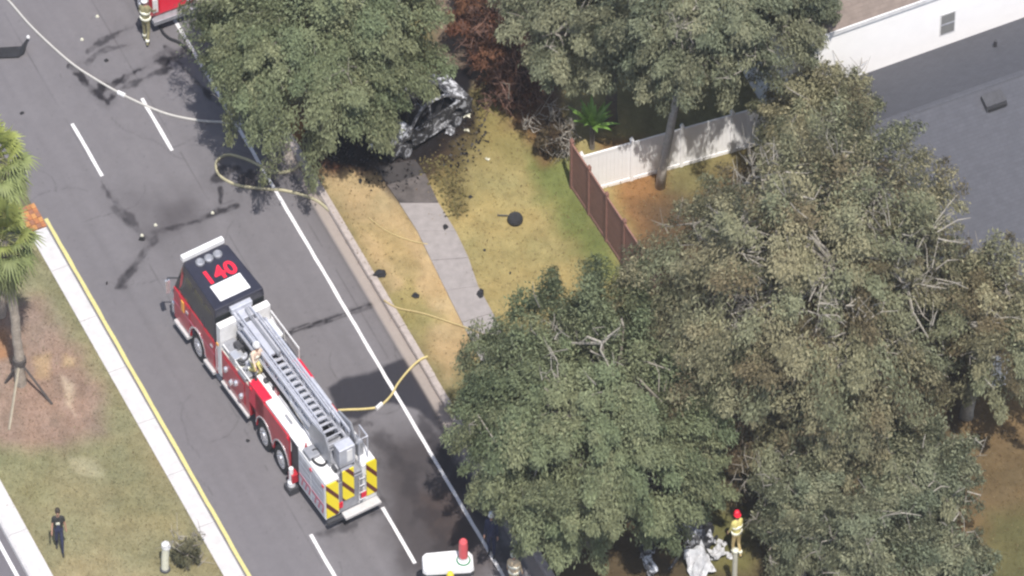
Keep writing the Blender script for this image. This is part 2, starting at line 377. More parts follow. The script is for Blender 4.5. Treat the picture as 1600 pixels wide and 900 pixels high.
# ------------------------------------------------------------------ lawns with their colour zones
def grid_lawn(name, q0, q1, r0, r1, step, layers, base, zf=None, h=LAWN_Z):
    q = np.arange(q0, q1 + step, step); r = np.arange(r0, r1, step); q[-1] = q1
    QQ, RR = np.meshgrid(q, r); x = RN[0] * QQ + RU[0] * RR; y = RN[1] * QQ + RU[1] * RR
    c = np.ones(x.shape + (3,)) * np.array(base)
    for k, (poly, col, soft, namp, stg) in enumerate(layers):
        c = blend(c, polymask(x, y, poly, soft, namp, 70 + 3 * k) * stg, col)
    t = 1 + .35 * (fbm(x, y, 7, .7, 5) - .5) + .22 * (fbm(x, y, 17, 3.5, 3) - .5)
    gn = fbm(x, y, 27, .55, 5) - .5; sn = fbm(x * 1.3 + y, y - x * .4, 37, 1.4, 4) - .5
    c = c * t[..., None] * 1.22 * (1 + gn[..., None] * np.array([.42, .2, .1]) + sn[..., None] * np.array([.3, .32, .4]))
    z = h + .03 * (fbm(x, y, 5, .5, 3) - .5) + (zf(x, y) if zf is not None else 0)
    nr, nq = x.shape; I = (np.arange(nr - 1)[:, None] * nq + np.arange(nq - 1)[None, :]).ravel()
    me = np_mesh(name, np.c_[x.ravel(), y.ravel(), z.ravel()], np.c_[I, I + 1, I + nq + 1, I + nq], M_GRASSG, c.reshape(-1, 3), True)
    return tag(place(name, me), kind='structure'), x, y, z, c
M_GRASSG = attr_mat('lawn_ground', .95, .16, 3.0, .7, 30, .05, 0, 35, .25)
H = LAWN_Z
PH = lambda *p: P(*p, h=H)
TANG = alb(212, 184, 138)
layersR = [
    (PH((440, 180), (700, 600), (760, 520), (640, 330), (600, 260)), TANG, .6, .3, 1),
    (PH((640, 250), (960, 130), (1080, 460), (760, 500)), alb(188, 172, 118), .8, .5, .9),
    (PH((600, 470), (640, 440), (700, 500), (660, 530)), alb(170, 160, 100), .4, .5, .7),
    (PH((560, 350), (620, 360), (660, 430), (640, 450)), alb(165, 150, 90), .3, .4, .35),
    (PH((800, 210), (890, 240), (960, 380), (1000, 450), (930, 440), (860, 330)), alb(130, 140, 82), .7, .7, .9),
    (PH((730, 130), (830, 150), (860, 230), (790, 260), (740, 220)), alb(160, 148, 96), .6, .4, .85),
    (PH((650, 250), (700, 225), (730, 250), (735, 330), (710, 345), (690, 310)), alb(120, 108, 72), .35, .45, .75),
    (PH((660, -60), (760, -60), (790, 100), (720, 145), (680, 110)), alb(146, 128, 112), .6, .4, 1),
    (PH((730, -60), (860, -60), (880, 180), (800, 200), (770, 90)), alb(124, 92, 78), .6, .5, .9),
    (PH((790, 120), (880, 180), (900, 230), (850, 260), (810, 190)), alb(140, 105, 75), .4, .4, .8),
    (PH((440, 160), (560, 180), (570, 250), (520, 270), (460, 240)), alb(110, 72, 56), .4, .45, .95),
    (PH((452, 185), (485, 190), (488, 235), (462, 230)), alb(190, 130, 70), .25, .3, .7),
    (PH((520, 240), (600, 232), (640, 260), (560, 272)), alb(140, 100, 80), .3, .35, .7),
    (PH((490, 190), (540, 150), (700, 100), (738, 105), (738, 195), (695, 242), (655, 285), (590, 272), (530, 254), (470, 240)), alb(34, 32, 38), .25, .6, .98),
    (PH((690, 215), (745, 160), (760, 215), (720, 262), (690, 262)), alb(60, 52, 46), .3, .6, .7),
    (PH((440, 215), (500, 225), (520, 262), (470, 258)), alb(70, 52, 46), .3, .5, .8),
    (PH((575, 255), (640, 250), (665, 330), (640, 330), (600, 300)), alb(86, 76, 72), .25, .25, .85),
    (PH((640, 265), (700, 235), (695, 255), (660, 290)), alb(105, 90, 72), .25, .3, .5),
    (PH((930, 220), (1030, 220), (1060, 380), (1000, 400)), alb(170, 130, 88), .5, .4, 1),
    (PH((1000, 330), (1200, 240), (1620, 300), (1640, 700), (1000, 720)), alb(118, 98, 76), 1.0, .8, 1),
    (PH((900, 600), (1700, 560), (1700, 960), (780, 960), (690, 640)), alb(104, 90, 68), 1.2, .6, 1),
    (PH((1500, 620), (1700, 560), (1700, 960), (1470, 960)), alb(132, 112, 82), .9, .6, .95),
    (PH((1540, 800), (1700, 780), (1700, 960), (1520, 960)), alb(108, 110, 74), .7, .4, .8),
    (PH((1580, 440), (1640, 430), (1640, 560), (1590, 560)), alb(190, 165, 130), .4, .3, .9),
    (PH((1085, 790), (1180, 800), (1180, 900), (1085, 900)), alb(130, 128, 80), .6, .4, .8),
]
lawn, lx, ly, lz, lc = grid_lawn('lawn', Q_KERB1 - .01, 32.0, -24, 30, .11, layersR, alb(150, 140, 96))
layersM = [
    (PH((-60, 470), (60, 462), (100, 515), (165, 600), (168, 680), (90, 705), (-60, 690)), alb(176, 150, 134), .7, .5, .95),
    (PH((-30, 520), (16, 510), (18, 560), (-30, 570)), alb(200, 150, 110), .25, .3, .8),
    (PH((55, 560), (75, 555), (78, 595), (58, 590)), alb(208, 180, 140), .2, .25, .7),
    (PH((95, 585), (115, 600), (118, 650), (100, 635)), alb(226, 206, 180), .15, .3, .8),
    (PH((100, 555), (120, 560), (118, 575), (100, 570)), alb(215, 190, 150), .15, .2, .7),
    (PH((110, 715), (155, 712), (158, 745), (115, 740)), alb(206, 196, 160), .25, .35, .65),
    (PH((-60, 700), (80, 705), (70, 790), (-60, 770)), alb(152, 154, 116), .6, .4, .6),
    (PH((150, 690), (240, 720), (300, 860), (180, 800)), alb(160, 154, 116), .7, .5, .6),
    (PH((60, 900), (160, 860), (260, 920), (60, 960)), alb(176, 164, 128), .7, .4, .6),
]
med, mx_, my_, mz_, mc_ = grid_lawn('median_grass', -23.62, Q_MED0 + .005, -24, 24, .11, layersM, alb(163, 157, 121))
# median nose: rust coloured brick end on the concrete edge
nb = tag(empty('brick_nose', (*rd(-16.87, 11.35), .0), RA), 'small orange brick patch at the end of the white median edge', 'paving')
for i in range(5):
    for j in range(4):
        b = MB(); b.box(.02 + i * .27, .02 + i * .27 + .255, -.41 + j * .2, -.41 + j * .2 + .188, 0, .15 + .012 * ((i * 7 + j * 3) % 3))
        b.build('brick', mat('orange_brick%d' % ((i + j * 2) % 3), [(.30, .12, .05), (.36, .17, .06), (.22, .10, .06)][(i + j * 2) % 3], .85, var=.3), nb)
# loose grass standing on both lawns
def grass(name, label, x, y, z, c, n, seed):
    rg = np.random.RandomState(seed); idx = rg.randint(0, x.size, n * 3)
    cc = c.reshape(-1, 3)[idx]; px, py, pz = x.ravel()[idx], y.ravel()[idx], z.ravel()[idx]
    u = 800 + SCALE * px; v = 450 - SCALE * math.sin(TH) * py
    ok = (cc.sum(1) > .12) & (u > -40) & (u < 1640) & (v > -40) & (v < 960); idx = idx[ok][:n]; cc = cc[ok][:n]; px, py, pz = px[ok][:n], py[ok][:n], pz[ok][:n]
    m = len(px); px = px + rg.uniform(-.1, .1, m); py = py + rg.uniform(-.1, .1, m)
    a = rg.uniform(0, 2 * math.pi, m); h = rg.uniform(.01, .035, m); wd = rg.uniform(.015, .035, m); le = rg.uniform(-.1, .1, (m, 2))
    b0 = np.c_[px - np.cos(a) * wd, py - np.sin(a) * wd, pz - .01]; b1 = np.c_[px + np.cos(a) * wd, py + np.sin(a) * wd, pz - .01]
    t1 = np.c_[px + le[:, 0] + np.cos(a) * wd * .5, py + le[:, 1] + np.sin(a) * wd * .5, pz + h]; t0 = t1 - np.c_[np.cos(a) * wd, np.sin(a) * wd, np.zeros(m)]
    V = np.stack([b0, b1, t1, t0], 1).reshape(-1, 3); F = np.arange(4 * m).reshape(-1, 4)
    T = np.repeat(cc * rg.uniform(1.0, 1.45, (m, 1)), 4, 0)
    tag(place(name, np_mesh(name, V, F, M_BLADE, T)), label, 'grass', kind='stuff')
M_BLADE = attr_mat('grass_blades', .9, 0, 3, 0, 30, .05, .3, 30, .1)
grass('grass', 'short dry yellow grass of the right hand lawn', lx, ly, lz, lc, 40000, 3)
grass('grass', 'short olive grass of the median', mx_, my_, mz_, mc_, 20000, 4)

# sidewalk slabs (right side), an S-bend seen between the two oaks
sw = tag(empty('sidewalk'), 'grey concrete sidewalk between verge and lawn', kind='structure')
cl = [((588, 262), (648, 250)), ((605, 290), (664, 272)), ((624, 318), (685, 318)), ((652, 362), (712, 362)), ((674, 408), (732, 404)), ((697, 455), (747, 448)), ((722, 505), (770, 490)), ((748, 558), (797, 542)), ((775, 610), (824, 594)), ((802, 664), (850, 648)), ((830, 718), (878, 700))]
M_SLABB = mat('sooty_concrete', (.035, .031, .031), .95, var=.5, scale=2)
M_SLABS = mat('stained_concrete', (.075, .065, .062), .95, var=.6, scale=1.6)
for k in range(len(cl) - 1):
    a0, b0 = gp(*cl[k][0], H), gp(*cl[k][1], H); a1, b1 = gp(*cl[k + 1][0], H), gp(*cl[k + 1][1], H)
    lerp = lambda p, q, t: (p[0] + (q[0] - p[0]) * t, p[1] + (q[1] - p[1]) * t)
    e = .006; poly = [lerp(a0, a1, e), lerp(b0, b1, e), lerp(b0, b1, 1 - e), lerp(a0, a1, 1 - e)][::-1]
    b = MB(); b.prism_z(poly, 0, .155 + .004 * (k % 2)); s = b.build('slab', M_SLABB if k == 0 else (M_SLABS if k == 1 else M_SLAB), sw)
    if k < 2: s['label'] = 'soot-blackened slab'

# ------------------------------------------------------------------ houses
def house_frame(px, py, h): return gp(px, py, h)
HA = math.radians(24.5)                                    # the houses stand square to the road
HX = np.array([math.cos(HA), math.sin(HA)])
def hloc(o, x, y): return (o[0] + HX[0] * x - HX[1] * y, o[1] + HX[1] * x + HX[0] * y)
def shingle_mat(name, c, sc_, var):
    m = mat(name, c, .9, var=var, scale=3); n = m.node_tree.nodes; l = m.node_tree.links
    tc = n.new('ShaderNodeTexCoord'); br = n.new('ShaderNodeTexBrick'); br.inputs['Scale'].default_value = 1
    br.inputs['Brick Width'].default_value = .33; br.inputs['Row Height'].default_value = sc_; br.inputs['Mortar Size'].default_value = .012
    br.inputs['Color1'].default_value = (.95, .95, .95, 1); br.inputs['Color2'].default_value = (1.05, 1.05, 1.05, 1); br.inputs['Mortar'].default_value = (.86, .86, .86, 1)
    l.new(tc.outputs['Object'], br.inputs['Vector']); b = n['Principled BSDF']; src = b.inputs['Base Color'].links[0].from_socket
    mx = n.new('ShaderNodeMix'); mx.data_type = 'RGBA'; mx.blend_type = 'MULTIPLY'; mx.inputs[0].default_value = 1
    l.new(src, mx.inputs[6]); l.new(br.outputs[0], mx.inputs[7]); l.new(mx.outputs[2], b.inputs['Base Color']); return m
M_SHG = shingle_mat('slate_grey_shingle', alb(111, 112, 121), .16, .12)
M_SHB = shingle_mat('brown_shingle', alb(172, 156, 146), .15, .16)
RIDGE = 4.9
BK, BD = 5.2, 1.7                                          # depth and drop of the far slope
o1 = gp(1340, 104, RIDGE - BD); o1 = (o1[0] + HX[1] * BK, o1[1] - HX[0] * BK)
h1 = tag(empty('grey_roofed_house', (*o1, 0), HA), 'low house with plain slate grey shingle roof behind the trees', 'house')
# local x along ridge, y away from the camera
b = MB(); b.box(-.6, 15, -9.2, 4.9, 0, 2.6); b.build('wall', M_WALL, h1)
b = MB()
sl = (RIDGE - 2.6) / 9.8
b.hexa([(-2.6, -9.8, 2.5), (15.5, -9.8, 2.5), (15.5, 0, RIDGE - .12), (-2.6, 0, RIDGE - .12)], [(-2.6, -9.8, 2.62), (15.5, -9.8, 2.62), (15.5, 0, RIDGE), (-2.6, 0, RIDGE)])
b.hexa([(-2.6, 0, RIDGE - .12), (15.5, 0, RIDGE - .12), (15.5, BK, RIDGE - BD - .12), (-2.6, BK, RIDGE - BD - .12)], [(-2.6, 0, RIDGE), (15.5, 0, RIDGE), (15.5, BK, RIDGE - BD), (-2.6, BK, RIDGE - BD)])
rf = b.build('roof', M_SHG, h1)
def roofz(y): return RIDGE + y * sl if y < 0 else RIDGE - y * BD / BK
b = MB(); b.hexa([(-2.6, -.14, RIDGE - .02), (15.5, -.14, RIDGE - .02), (15.5, .14, RIDGE - .02), (-2.6, .14, RIDGE - .02)], [(-2.6, -.1, RIDGE + .012), (15.5, -.1, RIDGE + .012), (15.5, .1, RIDGE + .012), (-2.6, .1, RIDGE + .012)])
b.build('ridge_cap', M_SHG, rf)
def on_roof(px, py):
    y = -3.0
    for _ in range(8):
        p = np.array(gp(px, py, roofz(y))) - np.array(o1); y = float(-p[0] * HX[1] + p[1] * HX[0]); x = float(p[0] * HX[0] + p[1] * HX[1])
    return x, y
vx, vy = on_roof(1553, 160); z = roofz(vy)
b = MB(); b.hexa([(vx - .5, vy - .32, z - .1), (vx + .5, vy - .32, z - .1), (vx + .5, vy + .32, z), (vx - .5, vy + .32, z)], [(vx - .46, vy - .25, z + .12), (vx + .46, vy - .25, z + .12), (vx + .46, vy + .3, z + .2), (vx - .46, vy + .3, z + .2)])
rv = b.build('roof_vent', M_DARK, rf); b = MB(); b.box(vx - .4, vx + .4, vy - .345, vy - .31, z - .06, z + .05); b.build('louvre', M_BLACK, rf)
vx, vy = on_roof(1555, 73); b = MB(); b.lathe([(.13, 0), (.09, .05), (.07, .05), (.07, .28), (.05, .28)], (vx, vy, roofz(vy) - .03), n=10); b.build('vent_pipe', M_DARK, rf)
# white house behind: wall towards the camera, brown hip roof on top
WTOP = 5.6
o2 = gp(1268, 62, WTOP)
h2 = tag(empty('white_house', (*o2, 0), HA), 'bright white stucco house wall with one small window under a brown roof', 'house')
b = MB(); b.box(0, 16, 0, 9, 0, WTOP); wl = b.build('wall', M_WALL, h2)
b = MB(); b.box(-.2, 16.5, -.1, -.04, WTOP - .08, WTOP + .06); b.build('fascia', M_WHITE, h2)
b = MB(); b.hexa([(-.2, -.04, WTOP + .02), (16.5, -.04, WTOP + .02), (16.5, 9.5, WTOP + .02), (-.2, 9.5, WTOP + .02)], [(3.5, 4.0, WTOP + 1.9), (16.5, 4.0, WTOP + 1.9), (16.5, 5.2, WTOP + 1.9), (3.5, 5.2, WTOP + 1.9)])
b.build('roof', M_SHB, h2)
p = np.array(gp(1481, 32, WTOP - 1.15)) - np.array(o2)
wx = float(p[0] * HX[0] + p[1] * HX[1]); wz = WTOP - 1.25
wi = MB(); wi.box(wx - .36, wx + .36, -.03, .05, wz - .42, wz + .42); wn = wi.build('window', M_WHITE, h2)
b = MB(); b.box(wx - .31, wx + .31, -.05, -.025, wz - .37, wz + .37); b.build('pane', mat('grey_pane', alb(190, 190, 188), .2, var=.06, spec=.5), wn)
b = MB(); b.box(wx - .31, wx + .31, -.06, -.045, wz - .02, wz + .02); b.build('glazing_bar', M_SILV, wn)

# ------------------------------------------------------------------ fences
def fence(name, label, a, b_, height, npan, m, capm, board, drop=0):
    a, b_ = Vector((*a, 0)), Vector((*b_, 0)); d = b_ - a; Ln = d.length; rz = math.atan2(d.y, d.x)
    r = tag(empty(name, (a.x, a.y, LAWN_Z - .02), rz), label, 'fence'); w_ = Ln / npan
    for k in range(npan + 1):
        q = MB(); q.box(k * w_ - .065, k * w_ + .065, -.065, .065, 0, height + .1)
        q.hexa([(k * w_ - .085, -.085, height + .1), (k * w_ + .085, -.085, height + .1), (k * w_ + .085, .085, height + .1), (k * w_ - .085, .085, height + .1)], [(k * w_ - .02, -.02, height + .2), (k * w_ + .02, -.02, height + .2), (k * w_ + .02, .02, height + .2), (k * w_ - .02, .02, height + .2)])
        q.build('post', m, r)
    for k in range(npan):
        x0, x1 = k * w_ + .066, (k + 1) * w_ - .066; n = int((x1 - x0) / board); bw = (x1 - x0) / n; q = MB()
        for i in range(n): q.box(x0 + i * bw + .002, x0 + (i + 1) * bw - .002, -.012 + .002 * (i % 2), .012, .04, height - .1)
        pn = q.build('panel', m, r)
        q = MB(); q.box(x0, x1, -.03, .03, height - .1, height); q.build('top_rail', capm, pn)
        q = MB(); q.box(x0, x1, -.03, .03, .02, .14); q.build('bottom_rail', m, pn)
    return r
fa = gp(908, 303, H); fb = gp(1220, 216, H)
fence('white_fence', 'bright white vinyl privacy fence running behind the pale oak trunk', fa, fb, 1.55, 4, M_FENCEW, M_FENCEW, .17)
fc = gp(893, 294, H); fd = gp(1030, 502, H)
fence('brown_fence', 'reddish brown board fence along the edge of the lawn', fd, fc, 1.85, 5, M_FENCEB, M_FENCEB, .15)

# ------------------------------------------------------------------ fire truck (local x forward from the front axle, y left)
def wheel(parent, x, y, side, r=.53, wd=.34, rim=M_CHROME, tyre=M_BLACK, z=None):
    """side = +1 when the outer face looks to +y"""
    z = r if z is None else z
    t = MB(); pr = [(r * .62, -wd / 2), (r * .93, -wd / 2), (r, -wd * .36), (r, wd * .36), (r * .93, wd / 2), (r * .62, wd / 2)]
    t.lathe(pr, (0, 0, 0), 'y', 22); ob = t.build('wheel', tyre, parent, (x, y, z), smooth=False)
    q = MB(); s = side
    q.lathe(sorted([(r * .6, s * wd * .30), (r * .62, s * wd * .52)], key=lambda a: a[1]), (0, 0, 0), 'y', 20)
    q.lathe(sorted([(r * .34, s * wd * .3), (r * .28, s * wd * .62)], key=lambda a: a[1]), (0, 0, 0), 'y', 14)
    q.build('rim', rim, ob)
    n = MB()
    for k in range(8):
        a = k * math.pi / 4; n.lathe(sorted([(.03, s * wd * .5), (.025, s * wd * .6)], key=lambda a: a[1]), (math.cos(a) * r * .45, 0, math.sin(a) * r * .45), 'y', 6)
    n.build('wheel_nuts', M_SILVD, ob)['kind'] = 'stuff'
    return ob
def chevron_mat():
    m = bpy.data.materials.new('chevron'); m.use_nodes = True; n = m.node_tree.nodes; l = m.node_tree.links
    tc = n.new('ShaderNodeTexCoord'); sp = n.new('ShaderNodeSeparateXYZ'); l.new(tc.outputs['Object'], sp.inputs[0])
    def mth(op, a, b_=None):
        k = n.new('ShaderNodeMath'); k.operation = op
        for i, v in enumerate((a, b_)):
            if v is None: continue
            if isinstance(v, (int, float)): k.inputs[i].default_value = v
            else: l.new(v, k.inputs[i])
        return k.outputs[0]
    ay = sp.outputs['Y']; s = mth('ADD', mth('MULTIPLY', ay, -1.3), mth('MULTIPLY', sp.outputs['Z'], .75))
    fr_ = mth('FRACT', mth('MULTIPLY', s, 1.15)); st = mth('GREATER_THAN', fr_, .7)
    mx = n.new('ShaderNodeMix'); mx.data_type = 'RGBA'; l.new(st, mx.inputs[0]); mx.inputs[6].default_value = (.72, .58, .02, 1); mx.inputs[7].default_value = (.10, .02, .015, 1)
    b_ = n['Principled BSDF']; l.new(mx.outputs[2], b_.inputs['Base Color']); b_.inputs['Roughness'].default_value = .45; return m
M_CHEV = chevron_mat()
TX, TY = gp(297, 562)
hd = math.radians(121.2); TX += .38
tx = TX - 1.2 * math.cos(hd + math.pi / 2); ty = TY - 1.2 * math.sin(hd + math.pi / 2)
tk = tag(empty('fire_truck', (tx, ty, 0), hd), 'red and white ladder fire truck with black cab roof parked on the road', 'fire truck')
# chassis and cab
b = MB(); b.box(-10.3, 1.6, -.55, .55, .45, .95); b.box(-10.2, -1.6, -1.05, 1.05, .75, 1.2); b.build('chassis', M_DARK, tk)
def ring(z, xr, xf, hr, hf): return [(xr, -hr, z), (xf, -hf, z), (xf, hf, z), (xr, hr, z)]
b = MB()
for s in (-1, 1):   # side skins with the wheel arch cut out
    y0, y1 = sorted((s * 1.22, s * 1.12)); arch = [(.62 * math.cos(a), .55 + .62 * math.sin(a)) for a in np.linspace(0, math.pi, 11)]
    b.prism_y([(-1.62, .5), (-1.62, 1.72), (1.98, 1.72), (2.0, .5)] + arch, y0, y1)
b.box(1.86, 2.0, -1.12, 1.12, .5, 1.72); b.box(-1.62, -1.5, -1.12, 1.12, .5, 1.72); b.box(-1.5, 1.86, -1.12, 1.12, 1.6, 1.70)
cb = b.build('cab', M_RED, tk, bevel=.03)
b = MB(); b.hexa(ring(1.72, -1.6, 1.96, 1.2, 1.16), ring(2.72, -1.52, 1.52, 1.16, 1.0)); gl = b.build('cab_glazing', M_GLASS, tk)
for s in (-1, 1):
    for x0, x1 in ((-1.6, -1.42), (-.62, -.46), (.42, .58), (1.45, 1.6)):
        t = (x0 + 1.6) / 3.5; q = MB(); yb, yt = 1.212 - .04 * t, 1.172 - .165 * t
        q.hexa([(x0, s * yb, 1.70), (x1, s * yb, 1.70), (x1, s * (yb - .05), 1.70), (x0, s * (yb - .05), 1.70)], [(x0 * .92, s * yt, 2.74), (x1 * .92, s * yt, 2.74), (x1 * .92, s * (yt - .05), 2.74), (x0 * .92, s * (yt - .05), 2.74)])
        q.build('pillar', M_NAVY if x0 < 1 else M_RED, gl)
    for x0, x1 in ((-1.42, -.55), (.62, 1.5)):
        q = MB(); q.box(x0, x1, s * 1.235 - .012, s * 1.235 + .012, .62, 1.68); dr_ = q.build('door', M_RED, tk, bevel=.01)
        q = MB(); q.box(x0 + .06, x0 + .24, s * 1.27 - .02, s * 1.27 + .02, 1.42, 1.48); q.build('handle', M_CHROME, dr_)
    q = MB(); q.box(1.05, 1.25, s * 1.26 - .02, s * 1.26 + .02, 1.25, 1.66); q.build('cab_emblem', M_AMBER, tk)
    q = MB(); q.box(-1.62, 1.98, s * 1.243 - .005, s * 1.243 + .005, 1.16, 1.24); q.build('reflective_stripe', M_PINK, tk)
    q = MB(); q.tube([(1.7, s * 1.1, 2.2), (1.95, s * 1.5, 2.2), (1.95, s * 1.5, 2.0)], .03, 6); mi_ = q.build('mirror', M_DARK, tk)
    q = MB(); q.box(1.9, 2.0, s * 1.5 - .1, s * 1.5 + .1, 1.6, 2.1); q.build('mirror_glass', M_CHROME, mi_)
    q = MB(); q.box(-1.5, -.68, s * 1.22 - .12, s * 1.22 + .14, .42, .52); q.build('step', M_TREAD, tk); q = MB(); q.box(.68, 1.8, s * 1.22 - .12, s * 1.22 + .14, .42, .52); q.build('step', M_TREAD, tk)
    q = MB(); q.tube([(.68 * math.cos(a), s * 1.235, .55 + .68 * math.sin(a)) for a in np.linspace(.05, math.pi - .05, 13)], .035, 6); q.build('wheel_arch_trim', M_CHROME, tk)
b = MB(); b.hexa([(-1.55, -1.2, 2.72), (1.3, -1.12, 2.72), (1.56, -.98, 2.72), (1.56, .98, 2.72), (1.3, 1.12, 2.72), (-1.55, 1.2, 2.72)],
                 [(-1.52, -1.16, 3.0), (1.22, -1.05, 3.0), (1.46, -.92, 2.96), (1.46, .92, 2.96), (1.22, 1.05, 3.0), (-1.52, 1.16, 3.0)])
rf_ = b.build('cab_roof', M_NAVY, tk, bevel=.05)
b = MB(); b.box(1.42, 1.66, -1.0, 1.0, 2.95, 3.12); lb = b.build('light_bar', M_WHITE, tk, bevel=.03)
b = MB(); b.box(-1.22, -.32, -.72, .72, 3.0, 3.012); b.build('roof_panel', M_WHITE, rf_)
fc_ = bpy.data.curves.new('roof_number', 'FONT'); fc_.body = '140'; fc_.size = .98; fc_.align_x = 'CENTER'; fc_.extrude = .006; fc_.offset = .03; fc_.space_character = 1.06
tmp = bpy.data.objects.new('tmp', fc_); COL.objects.link(tmp); bpy.context.view_layer.update()
me = bpy.data.meshes.new_from_object(tmp.evaluated_get(bpy.context.evaluated_depsgraph_get())); bpy.data.objects.remove(tmp)
me.materials.clear(); me.materials.append(M_REDL); rn = place('roof_number', me, rf_, (-.2, 0, 3.006), -math.pi / 2)
for y in (-.42, 0, .42):
    q = MB(); q.lathe([(.2, 0), (.2, .06), (.15, .09), (.12, .06)], (1.0, y, 2.99), n=14); q.build('roof_horn_cover', M_SILVD, rf_)
b = MB(); b.box(2.0, 2.35, -1.15, 1.15, .45, .85); b.build('front_bumper', M_CHROME, tk, bevel=.04)
b = MB(); b.box(2.0, 2.03, -.6, .6, .9, 1.5); b.build('grille', M_SILVD, tk)
for s in (-1, 1):
    q = MB(); q.box(2.0, 2.04, s * .9 - .22, s * .9 + .22, 1.0, 1.3); q.build('headlight', M_CHROME, tk)
    wheel(tk, 0, s * 1.05, s); wheel(tk, -5.5, s * .98, s, wd=.5); wheel(tk, -6.9, s * .98, s, wd=.5)
# bodywork behind the cab
b = MB(); b.box(-1.98, -1.66, -1.22, 1.22, .6, 2.6); b.build('cab_rear_cabinet', M_WHITE, tk, bevel=.02)
b = MB()
for s in (-1, 1):
    y0, y1 = sorted((s * 1.2, s * .5)); b.box(-4.3, -2.0, y0, y1, .55, 1.72)
b.build('pump_body', M_RED, tk, bevel=.02)
for s in (-1, 1):
    y0, y1 = sorted((s * 1.18, s * .42))
    b = MB(); b.box(-4.28, -1.99, y0, y1, 1.72, 1.78); b.build('deck_plate', mat('cream_deck', (.55, .54, .47), .6, var=.22, scale=4), tk)
    b = MB(); b.box(-3.9, -2.2, s * 1.215 - .012, s * 1.215 + .012, .75, 1.6); pp = b.build('pump_panel', M_WHITE if s < 0 else M_RED, tk)
    for k in range(4):
        q = MB(); q.lathe(sorted([(.11, s * 1.22), (.09, s * 1.34)], key=lambda a: a[1]), (-3.7 + k * .42, 0, 1.0 + .25 * (k % 2)), 'y', 10); q.build('valve_cap', M_CHROME, pp)
    b = MB(); b.box(-4.25, -2.05, s * 1.2 - .02, s * 1.2 + .1, .45, .53); b.build('running_board', M_TREAD, tk)
    # red box over the forward rear wheel, wheel skins, rear cabinets
    b = MB(); b.box(-5.55, -4.3, *sorted((s * 1.22, s * .8)), 1.15, 2.0); b.build('locker', mat('bright_red_paint', (.50, .014, .04), .35, var=.1), tk, bevel=.03)
    arch = lambda cx: [(cx + .64 * math.cos(a), .55 + .64 * math.sin(a)) for a in np.linspace(0, math.pi, 9)]
    b = MB(); b.prism_y([(-7.62, .6), (-7.62, 1.9), (-4.85, 1.9), (-4.82, .6)] + arch(-5.5) + arch(-6.9), *sorted((s * 1.22, s * 1.15))); b.build('wheel_panel', M_RED, tk)
    b = MB(); b.box(-7.62, -5.56, *sorted((s * 1.14, s * .45)), 1.3, 1.98); b.box(-5.56, -4.2, *sorted((s * .79, s * .45)), 1.3, 1.98); b.build('deck_locker', M_WHITE, tk, bevel=.02)
    for cx in (-5.5, -6.9):
        q = MB(); q.tube([(cx + .67 * math.cos(a), s * 1.225, .55 + .67 * math.sin(a)) for a in np.linspace(.25, math.pi - .25, 11)], .03, 6); q.build('wheel_arch_trim', M_CHROME, tk)
    b = MB(); b.box(-8.35, -7.63, *sorted((s * 1.12, s * .4)), .55, 1.98); b.build('outrigger_bay', M_DARK, tk)
    b = MB(); b.box(-8.15, -7.8, *sorted((s * 1.1, s * 1.42)), .42, .74); oj = b.build('outrigger', M_RED, tk, bevel=.02)
    q = MB(); q.lathe([(.17, .26), (.17, .40), (.10, .46), (.1, .95)], (-7.97, s * 1.36, 0), n=14); q.build('jack', M_WHITE, oj)
    q = MB(); q.box(-8.2, -7.72, s * 1.36 - .22, s * 1.36 + .22, .0, .24); q.build('jack_pad', M_DARK, oj)
    b = MB(); b.box(-10.55, -8.36, *sorted((s * 1.22, s * .55)), .5, 2.0); rc = b.build('rear_cabinet', M_WHITE, tk, bevel=.02)
    for x0, x1 in ((-9.38, -8.42), (-10.46, -9.46)):
        q = MB()
        for k in range(11): q.box(x0, x1, s * 1.226 - .012, s * 1.226 + .010 + .004 * (k % 2), .62 + k * .115, .62 + (k + 1) * .115 - .012)
        sh = q.build('roller_shutter', M_SILV, rc); q = MB(); q.box(x0, x1, s * 1.245 - .004, s * 1.245 + .004, .98, 1.06); q.build('reflective_stripe', M_PINK, sh)
        q = MB()
        for k in range(3): q.hexa([(x0 + .1 + k * .3, s * 1.242, .66), (x0 + .2 + k * .3, s * 1.242, .66), (x0 + .2 + k * .3, s * 1.246, .66), (x0 + .1 + k * .3, s * 1.246, .66)], [(x0 + .0 + k * .3, s * 1.242, .95), (x0 + .1 + k * .3, s * 1.242, .95), (x0 + .1 + k * .3, s * 1.246, .95), (x0 + k * .3, s * 1.246, .95)])
        q.build('slanted_stripes', M_PINK, sh)
    b = MB(); b.box(-8.34, -7.64, *sorted((s * 1.2, s * .42)), 1.98, 2.04); b.box(-10.5, -8.36, *sorted((s * 1.19, s * .57)), 2.0, 2.05); b.build('rear_deck', M_WHITE, tk, bevel=.01)
b = MB(); b.box(-8.3, -2.0, -.44, .44, 1.2, 1.42); b.build('ladder_trough', M_BLACK, tk)
b = MB(); b.box(-10.5, -8.3, -.55, .55, .9, 1.75); b.build('turntable_base', M_SILVD, tk)
